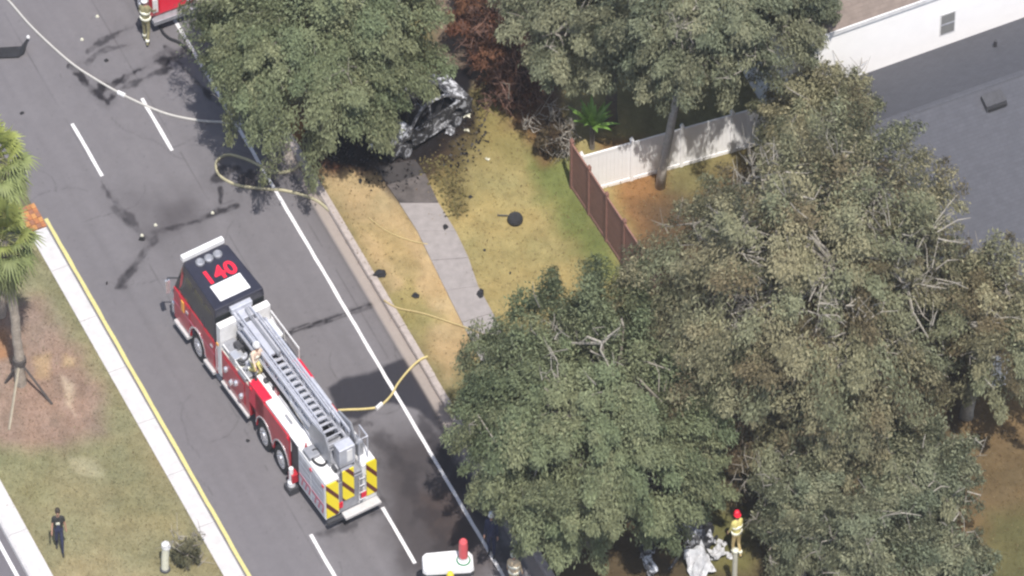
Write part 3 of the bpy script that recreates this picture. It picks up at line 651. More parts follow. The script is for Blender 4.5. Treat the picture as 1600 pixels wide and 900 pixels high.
# clutter on the left and right decks
rgd = random.Random(11)
for k, (x, y, sx, sy, sz, m) in enumerate([(-2.35, .85, .35, .3, .22, M_SILVD), (-2.9, .95, .25, .25, .3, M_CHROME), (-2.6, .55, .2, .3, .4, M_DARK), (-3.3, .62, .35, .22, .25, M_SILV), (-3.75, .95, .3, .3, .14, M_SILVD), (-2.5, -.85, .5, .4, .3, M_WHITE), (-3.4, -.8, .7, .4, .2, M_DARK), (-4.7, .6, .1, .1, .12, M_DARK), (-6.9, .8, .28, .05, .06, M_SILVD), (-6.4, -.8, .8, .3, .16, M_SILV), (-9.0, .95, .3, .25, .14, M_SILVD)]):
    b = MB(); z0 = 1.78 if x > -4.3 else (1.98 if x > -8 else 2.05); b.box(x - sx, x + sx, y - sy, y + sy, z0, z0 + sz); b.build('deck_fitting', m, tk, bevel=.03)
b = MB(); b.tube([(-3.0 + .34 * math.cos(a), .8 + .28 * math.sin(a), 1.85 + .02 * a) for a in np.linspace(0, 11, 34)], .045, 6); b.build('coiled_hose', M_DARK, tk, smooth=True)
b = MB(); b.tube([(-9.4 + .42 * math.cos(a), .82 + .26 * math.sin(a), 2.1 + .012 * a) for a in np.linspace(0, 6.6, 24)], .045, 6); b.build('looped_hose', M_BLACK, tk, smooth=True)
for s in (-1, 1):
    b = MB(); z = 2.45 if s < 0 else 2.0
    b.tube([(-2.1, s * 1.16, z), (-4.4, s * 1.16, z)], .035, 6)
    for x in (-2.1, -3.2, -4.4): b.tube([(x, s * 1.16, 1.75), (x, s * 1.16, z)], .025, 5)
    b.build('handrail', M_WHITE, tk)
rgf = random.Random(23)
for k in range(34):      # valves, brackets, tools and boxes crowding the decks
    x = rgf.uniform(-8.2, -2.1) if k < 24 else rgf.uniform(-10.3, -8.4); sd2 = rgf.choice((1, 1, -1)); y = sd2 * rgf.uniform(.5, 1.1); z0 = 1.78 if x > -4.2 else (1.98 if x > -8.3 else 2.05)
    if x < -4.2 and k % 3: continue
    b = MB()
    if k % 2: b.lathe([(.06, 0), (.06, .1), (.035, .14), (.035, .2)], (x, y, z0), n=8)
    else: l_, w2 = rgf.uniform(.06, .2), rgf.uniform(.04, .1); b.box(x - l_, x + l_, y - w2, y + w2, z0, z0 + rgf.uniform(.06, .22))
    b.build('deck_fitting', rgf.choice((M_SILVD, M_DARK, M_CHROME, M_DARK, M_YEL, M_RED)), tk)
b = MB()
for i in range(5):
    for j in range(3): b.tube([(-4.1, -.55 - i * .12, 1.84 + j * .09), (-2.2, -.55 - i * .12, 1.84 + j * .09)], .055, 6)
b.build('packed_hose', M_HOSE, tk)['kind'] = 'stuff'
for s in (-1, 1):
    for x in (-1.75, -4.5, -7.55, -9.42, -10.4):
        b = MB(); b.box(x - .07, x + .07, s * 1.235 - .012, s * 1.235 + .022, 1.78, 1.86); b.build('marker_light', M_REDL if x < -4 else M_AMBER, tk)
    b = MB(); b.tube([(-8.6, s * .6, 2.3), (-7.4, s * .64, 2.36), (-5.6, s * .6, 2.3), (-3.9, s * .63, 2.38), (-2.4, s * .58, 2.4)], .022, 5); b.build('hydraulic_line', M_BLACK, tk)
    b = MB(); b.tube([(-1.72, s * 1.25, .75), (-1.72, s * 1.3, .9), (-1.72, s * 1.3, 1.6), (-1.72, s * 1.25, 1.75)], .02, 5); b.build('grab_rail', M_CHROME, tk)
# the ladder: three nested lattice sections laid forward over the cab
lad = empty('ladder'); lad.parent = tk
def ladder_section(name, x0, x1, hw, z0, z1, step, m, rung_r, cr=.045):
    b = MB()
    for s in (-1, 1):
        b.tube([(x0, s * hw, z0), (x1, s * hw, z0)], cr * 1.25, 6); b.tube([(x0, s * (hw + .02), z1), (x1 - .5, s * (hw + .02), z1), (x1, s * hw, z0 + .12)], cr, 6)
        n = int((x1 - x0 - .5) / step)
        for k in range(n):
            xa = x0 + k * step; b.tube([(xa, s * hw, z0), (xa + step / 2, s * (hw + .02), z1), (xa + step, s * hw, z0)], cr * .55, 4)
            b.tube([(xa, s * hw, z0), (xa, s * (hw + .02), z1)], cr * .5, 4)
    sec = b.build(name, m, lad)
    r = MB(); r.tube([(0, -hw, 0), (0, hw, 0)], rung_r, 6); rm = r.mesh('rung', m)
    for k in range(int((x1 - x0) / .36)): place('rung', rm, sec, (x0 + .2 + k * .36, 0, z0 + .01))
    return sec
ladder_section('base_section', -9.6, -2.3, .5, 2.42, 2.84, .72, M_SILV, .03, .06)
ladder_section('middle_section', -9.0, -1.9, .39, 2.48, 2.82, .62, M_SILV, .03, .045)
ladder_section('fly_section', -8.4, -1.5, .28, 2.54, 2.84, .5, M_SILV, .055, .04)
b = MB(); b.box(-2.2, -1.45, -.42, .42, 2.55, 2.75); b.box(-1.75, -1.5, -.5, .5, 2.72, 2.9); b.build('ladder_tip', M_SILV, lad, bevel=.02)
b = MB(); b.box(-4.4, -2.4, -.28, .28, 2.66, 2.72); b.build('nozzle_tray', M_SILV, lad)
b = MB(); b.tube([(-4.6, -.1, 2.74), (-2.3, -.1, 2.74), (-1.9, -.1, 2.85)], .07, 8); b.build('monitor_pipe', M_SILVD, lad)
b = MB(); b.box(-2.75, -2.6, -.45, .45, 1.45, 2.42); b.box(-2.8, -2.55, -.62, .62, 2.28, 2.38); b.build('ladder_cradle', M_DARK, tk)
for s in (-1, 1):
    b = MB(); b.prism_y([(-9.95, 1.95), (-8.7, 1.95), (-8.2, 2.4), (-8.6, 2.95), (-9.6, 3.1), (-9.95, 2.7)], s * .62 - .04, s * .62 + .04); b.build('turntable_plate', M_SILVD, tk, bevel=.01)
    b = MB(); b.tube([(-8.9, s * .5, 2.0), (-6.6, s * .5, 2.42)], .09, 8); b.build('lift_cylinder', M_CHROME, tk)
b = MB(); b.lathe([(.85, 1.75), (.85, 1.9), (.7, 1.98), (.7, 2.02)], (-9.25, 0, 0), n=24); b.build('turntable', M_SILVD, tk)
b = MB(); b.box(-10.2, -9.7, -.45, .3, 2.0, 2.7); cs = b.build('control_console', M_SILV, tk, bevel=.03)
q = MB(); q.box(-10.22, -10.19, -.3, -.05, 2.15, 2.6); q.build('console_door', M_WHITE, cs)
b = MB(); b.tube([(-10.35, -.95, 2.05), (-10.35, -.95, 2.95), (-10.35, -.55, 2.95), (-10.35, -.55, 2.05)], .03, 6); b.tube([(-9.7, -.95, 2.05), (-9.7, -.95, 2.95), (-10.35, -.95, 2.95)], .03, 6); b.build('turntable_rail', M_SILV, tk)
b = MB(); b.box(-10.1, -9.75, -.92, -.6, 2.05, 2.55); b.build('operator_seat', M_SILVD, tk, bevel=.04)
# rear face
b = MB(); b.box(-10.57, -10.45, -.55, .55, .55, 1.75); b.build('rear_bulkhead', M_SILVD, tk)
for y0, y1, z0, z1 in ((.62, 1.2, .6, 1.95), (-.12, .42, 1.0, 2.2), (-1.2, -.72, .75, 2.1)):
    b = MB(); b.box(-10.62, -10.585, y0, y1, z0, z1); b.build('chevron_panel', M_CHEV, tk)
b = MB(); b.box(-10.58, -10.44, -.12, .42, 1.75, 2.2); b.build('rear_locker', M_SILVD, tk)
b = MB(); b.box(-10.98, -10.6, -1.2, .5, .48, .56); b.build('rear_step', M_TREAD, tk, bevel=.01)
b = MB(); b.box(-10.72, -10.56, -1.2, 1.2, .36, .47); b.build('rear_bumper', M_DARK, tk)
for y in (-.62, -.5, .5, .56):
    b = MB(); b.box(-10.66, -10.6, y - .05, y + .05, .8, 1.0); b.build('tail_light', M_REDL, tk)
b = MB(); b.tube([(-10.6, -.35, .6), (-10.66, -.35, 1.7)], .025, 6); b.tube([(-10.6, -.65, .6), (-10.66, -.65, 1.7)], .025, 6)
for k in range(4): b.tube([(-10.64, -.65, .75 + k * .28), (-10.64, -.35, .75 + k * .28)], .02, 5)
b.build('access_ladder', M_CHROME, tk)

# ------------------------------------------------------------------ other vehicles
def crumple(name, m, cx, cy, cz, sx, sy, amp, seed, parent, n=7, tilt=(0, 0)):
    rg = random.Random(seed); b = MB(); top = []; 
    for i in range(n):
        for j in range(n):
            u, v = i / (n - 1) - .5, j / (n - 1) - .5
            top.append((cx + u * sx + rg.uniform(-.06, .06), cy + v * sy + rg.uniform(-.06, .06), max(.01, cz + u * tilt[0] + v * tilt[1] + rg.uniform(-amp, amp))))
    fs = [(i * n + j, (i + 1) * n + j, (i + 1) * n + j + 1, i * n + j + 1) for i in range(n - 1) for j in range(n - 1)]
    b.add(top, fs); o = b.build(name, m, parent); md = o.modifiers.new('thickness', 'SOLIDIFY'); md.thickness = .02; return o
def car_shell(root, body_m, roof_m, Ln=4.5, burnt=False):
    """saloon body: lower shell with arches, frame of pillars, roof, parts under root; x forward"""
    hw = .86; prof = [(-2.2, .42), (-2.25, .75), (-2.1, .92), (-1.35, .98), (1.0, .95), (1.95, .82), (2.2, .66), (2.2, .4)]
    arch = lambda cx: [(cx + .38 * math.cos(a), .36 + .38 * math.sin(a)) for a in np.linspace(0, math.pi, 8)]
    for s in (-1, 1):
        b = MB(); b.prism_y([(2.2, .25)] + arch(1.38) + arch(-1.38) + [(-2.2, .25)] + prof, *sorted((s * hw, s * (hw - .07)))); b.build('side_panel', body_m, root)
        for x0, x1, m_, dz in ((-.92, -.02, M_ASHL, -.1), (.02, .95, M_ASH, 0)):
            q = MB(); q.hexa([(x0, s * (hw + .01), .3), (x1, s * (hw + .01), .3), (x1, s * (hw + .04), .3), (x0, s * (hw + .04), .3)], [(x0 + .05, s * (hw + .03 + dz), .8 + dz), (x1 - .03, s * (hw - .02), .92), (x1 - .03, s * (hw + .02), .92), (x0 + .05, s * (hw + .07 + dz), .8 + dz)]); q.build('door', m_, root)
        # window frame: pillars and roof rail as one arched tube, door post between
        q = MB(); q.tube([(1.15, s * .8, .93), (.75, s * .72, 1.22), (.35, s * .64, 1.41), (-.25, s * .62, 1.46), (-.9, s * .64, 1.38), (-1.35, s * .72, 1.18), (-1.7, s * .78, .96)], .065, 7); q.build('window_frame', roof_m, root, smooth=True)
        q = MB(); q.tube([(0, s * .82, .92), (-.05, s * .64, 1.44)], .045, 6); q.build('pillar', roof_m, root)
    b = MB(); b.box(-2.18, 2.15, -hw + .07, hw - .07, .22, .32); b.build('floor_pan', M_CHAR, root)
    crumple('bonnet', M_ASHL, 1.55, .05, .78, 1.1, 1.3, .09, 44, root, 6, tilt=(-.25, .1))
    b = MB(); b.hexa([(-2.18, -.78, .6), (-1.45, -.78, .8), (-1.45, .78, .8), (-2.18, .78, .6)], [(-2.16, -.74, .88), (-1.45, -.76, 1.0), (-1.45, .76, 1.0), (-2.16, .74, .88)]); b.build('boot_lid', roof_m, root, bevel=.04)
    b = MB(); b.box(-2.28, -2.18, -.8, .8, .35, .6); b.build('bumper', M_DARK, root, bevel=.03)
    return hw
# burnt-out car under the first oak
ca = np.array(gp(598, 240, H)); cz = np.array(gp(712, 168, H)); cc_ = (ca + cz) / 2; cr_ = math.atan2(*(ca - cz)[::-1])
bc = tag(empty('burnt_car', (cc_[0], cc_[1], H), cr_), 'burnt-out grey car shell without glass on scorched ground under oak', 'car')
car_shell(bc, M_ASH, M_ASHL, burnt=True)
b = MB()
for k in range(5): b.tube([(.3 - k * .26, -.62, 1.42 - .02 * k), (.3 - k * .26, 0, 1.36 - .06 * (k % 2)), (.3 - k * .26, .62, 1.42 - .02 * k)], .03, 5)
b.build('roof_bow', M_ASH, bc)
for s in (-1, 1):
    b = MB(); b.tube([(.45, s * .3, .35), (.3, s * .3, .75), (.05, s * .32, 1.1)], .1, 6); b.tube([(-.6, s * .35, .35), (-.8, s * .35, .75), (-1.0, s * .35, 1.0)], .1, 6); b.build('seat_frame', M_CHAR, bc)
    for x in (-1.38, 1.38): wheel(bc, x, s * .8, s, r=.27, wd=.2, rim=M_ASHL, tyre=M_ASH)
b = MB(); b.tube([(.75, .35 + .17 * math.cos(a), .95 + .17 * math.sin(a)) for a in np.linspace(0, 6.28, 14)], .02, 5); b.build('steering_wheel', M_CHAR, bc)
b = MB(); b.box(1.15, 1.75, -.45, .45, .35, .8); b.build('engine_block', M_CHAR, bc, bevel=.06)
# red vehicle at the top edge, nose out of frame
ra = gp(272, 42, .0)
rv_ = tag(empty('red_rescue_truck', (ra[0], ra[1], 0), RA), 'red rescue truck at the top edge half under oak branches', 'truck')
b = MB(); b.box(.1, 4.2, -1.05, 1.05, .6, 2.1); b.build('box_body', M_RED, rv_, bevel=.06)
b = MB(); b.box(4.25, 6.4, -1.0, 1.0, .6, 1.4); b.hexa(ring(1.4, 4.3, 5.9, .98, .95), ring(2.2, 4.4, 5.3, .9, .85)); b.build('cab', M_RED, rv_, bevel=.05)
b = MB(); b.box(-.2, .12, -1.0, 1.0, .45, .6); b.build('rear_bumper', M_SILVD, rv_, bevel=.02)
for s in (-1, 1):
    b = MB(); b.box(.05, .11, s * .8 - .12, s * .8 + .12, .8, 1.3); b.build('tail_light', M_WHITE, rv_)
    b = MB(); b.box(.4, 4.0, s * 1.06 - .01, s * 1.06 + .01, 1.2, 1.4); b.build('side_stripe', M_WHITE, rv_)
    for x in (1.2, 5.2): wheel(rv_, x, s * .92, s, r=.42, wd=.28)
b = MB(); b.box(.06, .095, -.6, .6, .7, 1.9); b.build('rear_door', M_REDL, rv_); b = MB(); b.box(.5, 3.8, -.7, .7, 2.1, 2.2); b.build('roof_rack', M_SILVD, rv_, bevel=.03)
# white-topped utility cart at the bottom edge
wa = gp(700, 933, 0)
wc = tag(empty('utility_cart', (wa[0], wa[1], 0), math.radians(4)), 'white roofed utility cart cut by the bottom edge below the truck', 'cart')
# x across the picture, y away from the camera
b = MB(); rr = [(-1.06, -.5), (-.9, -.62), (.9, -.62), (1.06, -.5), (1.06, .12), (.92, .32), (.3, .42), (-.9, .36), (-1.06, .2)]
b.hexa([(x, y, 1.45) for x, y in rr], [(x * .97, y * .94, 1.62) for x, y in rr]); b.build('roof', M_WHITE, wc, bevel=.04)
b = MB(); b.hexa([(x * .99, y * .98, 1.3) for x, y in rr], [(x * .99, y * .98, 1.44) for x, y in rr]); b.build('roof_rim', M_DARK, wc)
for sx in (-.9, .9):
    for sy in (-.45, .25):
        b = MB(); b.tube([(sx, sy, .5), (sx, sy, 1.32)], .035, 6); b.build('roof_post', M_DARK, wc)
b = MB(); b.box(-1.0, 1.0, -.55, .3, .35, .75); b.build('body', M_WHITE, wc, bevel=.05)
b = MB(); b.box(-.8, .8, -.3, .1, .75, .9); b.build('bench_seat', M_DARK, wc, bevel=.04)
for sx in (-.8, .8):
    for sy in (-.5, .3): 
        b = MB(); b.lathe([(.12, -.09), (.28, -.09), (.3, 0), (.28, .09), (.12, .09)], (sx, sy, .3), 'x', 14); b.build('wheel', M_BLACK, wc)
cn = gp(724, 874, 1.66)
rcn = tag(empty('red_cylinder', (cn[0], cn[1], 1.62)), 'red upright cylinder with white foot standing on the cart roof', 'cylinder')
b = MB(); b.lathe([(.19, .18), (.19, .6), (.17, .78), (.10, .84)], n=16); b.build('body', mat('faded_red', (.50, .08, .09), .5, var=.1), rcn, smooth=False)
b = MB(); b.lathe([(.24, 0), (.24, .04), (.17, .06), (.17, .18)], n=16); b.build('foot', M_WHITE, rcn)
b = MB(); b.lathe([(.3, -.01), (.3, .02)], n=16); b.build('base_ring', mat('green_band', (.04, .16, .08), .6), rcn)
# crumpled white wreck under the second oak
M_DULLW = mat('scuffed_white', (.38, .38, .39), .6, var=.35, scale=5)
wk = gp(1085, 880, H)
wr = tag(empty('crumpled_wreck', (wk[0], wk[1], H), .5), 'crumpled white and grey wreckage on the lawn beside the yellow-coated firefighter', 'wreckage')
crumple('crumpled_panel', M_DULLW, -.05, -.45, .4, .95, 1.1, .16, 1, wr, tilt=(.3, .4))
crumple('crumpled_panel', M_ASHL, -1.9, .5, .4, .35, .9, .1, 2, wr, tilt=(.2, .3))
crumple('crumpled_panel', M_ASHL, .6, .7, .5, 1.2, .9, .2, 3, wr, tilt=(-.4, .3))
crumple('crumpled_panel', M_ASH, .2, 1.2, .5, 1.0, .9, .22, 4, wr)
crumple('crumpled_panel', M_ASH, -1.5, .9, .7, .9, .8, .2, 6, wr, tilt=(.4, -.3))
crumple('crumpled_panel', M_DULLW, .95, -.2, .25, .6, .5, .1, 5, wr)
b = MB(); b.tube([(-1.2, 0, .2), (-.3, .3, .55), (.7, .1, .35), (1.4, .6, .15)], .06, 7); b.tube([(-.4, .9, .1), (.2, .4, .7), (.3, -.6, .3)], .05, 7); b.build('bent_tubing', M_ASH, wr)
wheel(wr, 1.1, .9, 1, r=.3, wd=.2, rim=M_ASHL)
wd_ = rg = random.Random(8)
for k, (px, py) in enumerate([(1140, 870), (1112, 872), (1100, 893), (1055, 862), (1128, 850)]):
    x, y = gp(px, py, H); o = crumple('wreck_scrap', M_DULLW, 0, 0, .06, .35, .3, .05, 20 + k, None, 4); o.location = (x, y, H * K)
    tag(o, ['white scrap at the foot of the pale post', 'white scrap right of the crumpled wreck', 'white scrap at the bottom edge below the wreck', 'white scrap left of the crumpled wreck', 'white scrap above right of the wreck'][k], 'scrap', 'white scraps around the wreck')

# ------------------------------------------------------------------ people
def capsule(b, p0, p1, r0, r1, mi):
    p0, p1 = Vector(p0), Vector(p1); d = p1 - p0; L_ = max(d.length, 1e-4); t = d / L_
    pts = [p0 - t * r0 * .98, p0 - t * r0 * .7, p0, p0 + d * .5, p1, p1 + t * r1 * .7, p1 + t * r1 * .98]
    b.tube(pts, [r0 * .2, r0 * .71, r0, (r0 + r1) / 2, r1, r1 * .71, r1 * .2], 12, mi)
def person(label, xy, face, shirt, trousers, boots, z=H, stride=.0, arms=((.05, .1), (.05, .1)), bulk=1.0, helmet=None, hair=M_HAIR, bands=None, sleeves=True, lean=0.0, crouch=0.0, gloves=None, print_=None, group=None, size=1.0):
    root = tag(empty('person', (xy[0], xy[1], z), face), label, 'person', group)
    S = []   # (p0, p1, r0, r1, material index) 0 shirt 1 trousers 2 boots 3 skin
    hz = .93 - crouch; bl = bulk
    lx_ = lambda zz: lean * (zz - hz)
    hx = 0
    S += [((0, -.07, hz + .02), (0, .07, hz + .02), .135 * bl, .135 * bl, 1), ((0, 0, hz + .05), (lx_(hz + .2), 0, hz + .2), .15 * bl, .14 * bl, 0 if bl > 1.05 else 1)]
    S += [((lx_(hz + .18), -.07, hz + .18), (lx_(hz + .42), -.1, hz + .42), .12 * bl, .125 * bl, 0), ((lx_(hz + .18), .07, hz + .18), (lx_(hz + .42), .1, hz + .42), .12 * bl, .125 * bl, 0), ((lx_(hz + .49), -.17, hz + .485), (lx_(hz + .49), .17, hz + .485), .075 * bl, .075 * bl, 0)]
    nz_ = hz + .53; nx = lx_(nz_)
    S += [((nx, 0, nz_), (nx + .02, 0, nz_ + .1), .055, .055, 3)]
    hc = (nx + .03, 0, nz_ + .21)
    S += [((hc[0], 0, hc[2] - .03), (hc[0] - .01, 0, hc[2] + .04), .088, .1, 3), ((hc[0] + .09, 0, hc[2] - .01), (hc[0] + .105, 0, hc[2] - .03), .016, .02, 3), ((hc[0] + .05, 0, hc[2] - .09), (hc[0] + .06, 0, hc[2] - .09), .04, .035, 3)]
    for s in (-1, 1): S += [((hc[0], s * .095, hc[2] - .02), (hc[0], s * .1, hc[2] + .02), .018, .02, 3)]
    hands = []
    for s, sgn in ((1, 1), (-1, -1)):
        st = stride * sgn
        hip = (0, s * .095, hz - .02); knee = (st * .55 + .05 + crouch * .9, s * .115, .5 - crouch * .15); ank = (st - (.12 if st < 0 else 0), s * .11, .09 + (.06 if st < -.1 else 0))
        S += [(hip, knee, .092 * bl, .068 * bl, 1), (knee, ank, .066 * bl, .05 * bl, 1), ((ank[0] - .03, ank[1], ank[2] - .03), (ank[0] + .15, ank[1] + s * .02, .045), .05, .042, 2)]
        fwd, out = arms[0 if s > 0 else 1]
        sh = (lx_(hz + .48), s * .205, hz + .475); el = (sh[0] + fwd * .28, s * (.225 + out * .6), hz + .475 - .27 * max(.25, 1 - abs(fwd) * .6)); wr_ = (el[0] + fwd * .3 + .06, s * (.235 + out), el[2] - .25 * max(-.2, 1 - abs(fwd) * 1.1))
        ml = 0 if sleeves else 3
        S += [(sh, ((sh[0] + el[0]) / 2, (sh[1] + el[1]) / 2, (sh[2] + el[2]) / 2), .062 * bl, .055 * bl, 0), (((sh[0] + el[0]) / 2, (sh[1] + el[1]) / 2, (sh[2] + el[2]) / 2), el, .05 * bl, .044 * bl, ml), (el, wr_, .043 * bl, .032 * bl, ml)]
        hands.append((Vector(wr_), Vector(wr_) - Vector(el), s))
    b = MB()
    for p0, p1, r0, r1, mi in S: capsule(b, p0, p1, r0, r1, mi)
    tmpm = bpy.data.meshes.new('t'); tmpm.from_pydata(b.v, [], b.f); to = bpy.data.objects.new('t', tmpm); COL.objects.link(to)
    rm = to.modifiers.new('r', 'REMESH'); rm.mode = 'VOXEL'; rm.voxel_size = .018
    bpy.context.view_layer.update(); ev = bpy.data.meshes.new_from_object(to.evaluated_get(bpy.context.evaluated_depsgraph_get())); bpy.data.objects.remove(to)
    n = len(ev.vertices); co = np.zeros(n * 3); ev.vertices.foreach_get('co', co); co = co.reshape(-1, 3)
    best = np.full(n, 1e9); mi_v = np.zeros(n, int)
    for p0, p1, r0, r1, mi in S:
        p0, p1 = np.array(p0), np.array(p1); d = p1 - p0; t = np.clip(((co - p0) @ d) / (d @ d + 1e-9), 0, 1)
        ds = np.linalg.norm(co - p0 - t[:, None] * d, axis=1) - (r0 + (r1 - r0) * t); w_ = ds < best; best[w_] = ds[w_]; mi_v[w_] = mi
    out = MB(); out.v = [tuple(p) for p in co]; out.f = [tuple(p.vertices) for p in ev.polygons]; out.m = [int(mi_v[p.vertices[0]]) for p in ev.polygons]
    hm = 3 if gloves is None else 2
    for wp, wd, s in hands:      # palm, four fingers and a thumb
        d = wd.normalized(); side = d.cross(Vector((0, 1, 0))).normalized(); nrm = Vector((0, s, 0))
        capsule(out, wp, wp + d * .08, .034, .038, hm)
        for k in range(4):
            o_ = wp + d * .09 + side * (-.03 + .02 * k); ln = (.062, .075, .07, .052)[k]
            out.tube([o_, o_ + d * ln * .5 - nrm * .008, o_ + d * ln - nrm * .025], [.010, .0095, .007], 6, hm)
        o_ = wp + d * .03 + side * .035; out.tube([o_, o_ + side * .03 + d * .025, o_ + side * .035 + d * .055], [.012, .011, .008], 6, hm)
    me_ = out.mesh('body', [shirt, trousers, boots, M_SKIN], True); bo = place('body', me_, root)
    fe = MB()                    # eyes and mouth
    for s in (-1, 1): fe.lathe([(.012, -.004), (.012, .004)], (hc[0] + .088, s * .036, hc[2] + .012), 'x', 8)
    fe.box(hc[0] + .082, hc[0] + .092, -.025, .025, hc[2] - .066, hc[2] - .058); fe.build('face_features', M_HAIR, root)
    if helmet:
        q = MB(); q.lathe([(.135, hc[2] + .02), (.132, hc[2] + .09), (.10, hc[2] + .15), (.04, hc[2] + .175)], (hc[0], 0, 0), n=18); q.hexa([(hc[0] + .17 * math.cos(a) - .03, .15 * math.sin(a), hc[2] + .02) for a in np.linspace(0, 6.28, 17)[:-1]], [(hc[0] + .17 * math.cos(a) - .03, .15 * math.sin(a), hc[2] + .035) for a in np.linspace(0, 6.28, 17)[:-1]])
        q.build('helmet', helmet, root, smooth=False)
    else:
        q = MB(); q.lathe([(.108, hc[2] + .0), (.112, hc[2] + .06), (.09, hc[2] + .115), (.03, hc[2] + .14)], (hc[0] - .022, 0, 0), n=16); q.build('hair', hair, root, smooth=True)
    if bands:
        for zz in (hz + .06, hz + .3):
            q = MB(); x_ = lx_(zz); rx, ry = .165 * bl, .215 * bl
            q.hexa([(x_ + rx * math.cos(a), ry * math.sin(a), zz) for a in np.linspace(0, 6.28, 21)[:-1]], [(x_ + rx * math.cos(a), ry * math.sin(a), zz + .055) for a in np.linspace(0, 6.28, 21)[:-1]]); q.build('reflective_band', bands, root)
        for s in (-1, 1):
            ank_x = stride * s - (.12 if stride * s < 0 else 0); q = MB(); q.lathe([(.072 * bl, .2), (.072 * bl, .25)], (ank_x * .9 + .01, s * .112, 0), n=12); q.build('reflective_band', bands, root)
    if print_:
        q = MB(); q.box(lx_(hz + .36) + .1 * bl, lx_(hz + .36) + .142 * bl, -.1, .06, hz + .3, hz + .37); q.build('shirt_print', print_, root)
    if size != 1: root.scale = (size, size, size)
    return root
S90 = math.radians(-90)
person('person walking on the median grass in dark shirt and navy trousers', gp(94, 862, H), math.radians(-86), M_BLKC, M_NAVYC, M_BLKC, stride=.17, arms=((-.12, .06), (.12, .05)), sleeves=False, print_=M_CREAM)
person('firefighter in yellow coat and red helmet beside the wreckage', gp(1150, 868, H), math.radians(120), M_TURNY, M_TAN, M_BLKC, stride=.05, arms=((.2, .05), (.35, .08)), bulk=1.15, helmet=M_REDL, bands=M_REFL)
person('firefighter in tan gear and pale helmet at the bottom edge by the road line', gp(803, 930, 0), math.radians(80), mat('turnout_sand', (.46, .36, .24), .8, var=.2), M_TAN, M_BLKC, z=0, stride=.08, arms=((.2, .06), (.1, .08)), bulk=1.15, helmet=M_CREAM, bands=M_REFL)
person('person in dark uniform and white helmet standing in the shade by the kerb', gp(768, 868, 0), math.radians(-100), M_NAVYC, M_NAVYC, M_BLKC, z=0, stride=.03, arms=((.1, .04), (.1, .04)), bulk=1.08, helmet=M_WHITE)
person('firefighter in drab gear with pale bands behind the red rescue truck', gp(229, 66, 0), math.radians(75), mat('turnout_drab', (.20, .18, .10), .85, var=.3), mat('turnout_drab', (.2, .18, .1)), M_BLKC, z=0, stride=.1, arms=((.3, .1), (.5, .1)), bulk=1.15, helmet=M_WHITE, bands=M_REFL)
person('firefighter in yellow jacket under a yellow helmet in front of the cart', gp(704, 962, 0), S90, M_YEL, M_TAN, M_BLKC, z=0, stride=.05, arms=((.2, .3), (.2, .3)), bulk=1.12, helmet=M_YEL, bands=M_REFL)
# crew member on the truck deck
ct, st_ = math.cos(hd), math.sin(hd)
dk = lambda x, y: (tx + ct * x - st_ * y, ty + st_ * x + ct * y)
person('firefighter in pale yellow gear crouching on the truck deck beside the ladder', dk(-3.95, .72), hd + math.pi, mat('turnout_pale', (.55, .42, .33), .8, var=.2), M_TURNY, M_BLKC, z=1.79, stride=.12, arms=((.5, .04), (.6, .04)), bulk=1.1, helmet=M_WHITE, lean=.45, crouch=.3, bands=M_REFL)
# pale post standing in front of the firefighter
px_, py_ = gp(1147, 925, H)
ps = tag(empty('signpost', (px_, py_, H)), 'pale upright post in front of the yellow-coated firefighter', 'post')
b = MB(); b.lathe([(.11, -.1), (.11, 1.7), (.09, 1.74)], n=12); b.build('shaft', mat('pale_post', (.38, .36, .30), .7, var=.1), ps)
b = MB(); b.lathe([(.14, 1.7), (.14, 1.76), (.05, 1.8)], n=12); b.build('cap', M_CREAM, ps)

# ------------------------------------------------------------------ hoses
def smooth_path(pts, n=8):
    out = []; q = [pts[0]] + list(pts) + [pts[-1]]
    for i in range(1, len(q) - 2):
        a, b_, c, d = [np.array(v, float) for v in q[i - 1:i + 3]]
        for t in np.linspace(0, 1, n, endpoint=False):
            out.append(.5 * ((2 * b_) + (c - a) * t + (2 * a - 5 * b_ + 4 * c - d) * t * t + (3 * b_ - a - 3 * c + d) * t ** 3))
    out.append(np.array(q[-2], float)); return out
def hose(label, pts, r, m, zs=None, couplings=()):
    ph = []
    for k, (px, py) in enumerate(pts):
        zz = zs[k] if zs else 0.0; x, y = gp(px, py, zz); ph.append((x, y, zz + r * .9 / K))
    root = tag(empty('fire_hose'), label, 'hose', 'fire hoses on the road and verge')
    b = MB(); b.tube([tuple(p) for p in smooth_path(ph)], r, 7); b.build('hose', m, root, smooth=True)
    for c in couplings:
        p = np.array(ph[c]); q = np.array(ph[c + 1]); d = (q - p) / np.linalg.norm(q - p); b = MB(); b.tube([tuple(p - d * .18), tuple(p + d * .18)], r * 1.9, 10); b.build('coupling', M_WHITE, root)
hose('long pale hose from the top left corner across the dashed lines', [(-30, -40), (10, -2), (45, 38), (80, 72), (115, 102), (150, 125), (190, 148), (228, 166), (265, 180), (310, 189), (350, 192), (395, 198), (430, 206), (455, 218), (470, 236)], .045, M_HOSEP, couplings=(6,))
hose('yellowish hose looping over the white edge line near the burnt verge', [(428, 206), (455, 225), (468, 248), (462, 264), (435, 271), (410, 262), (385, 250), (355, 243), (338, 255), (343, 275), (370, 290), (410, 296), (445, 299), (480, 308), (500, 318), (516, 332)], .055, M_HOSE)
hose('thin hose lying in the gutter beside the kerb', [(440, 235), (470, 270), (500, 310), (528, 350), (556, 398), (585, 445), (608, 480), (640, 540), (665, 580)], .03, mat('dusty_hose', (.27, .235, .20), .85, var=.2))
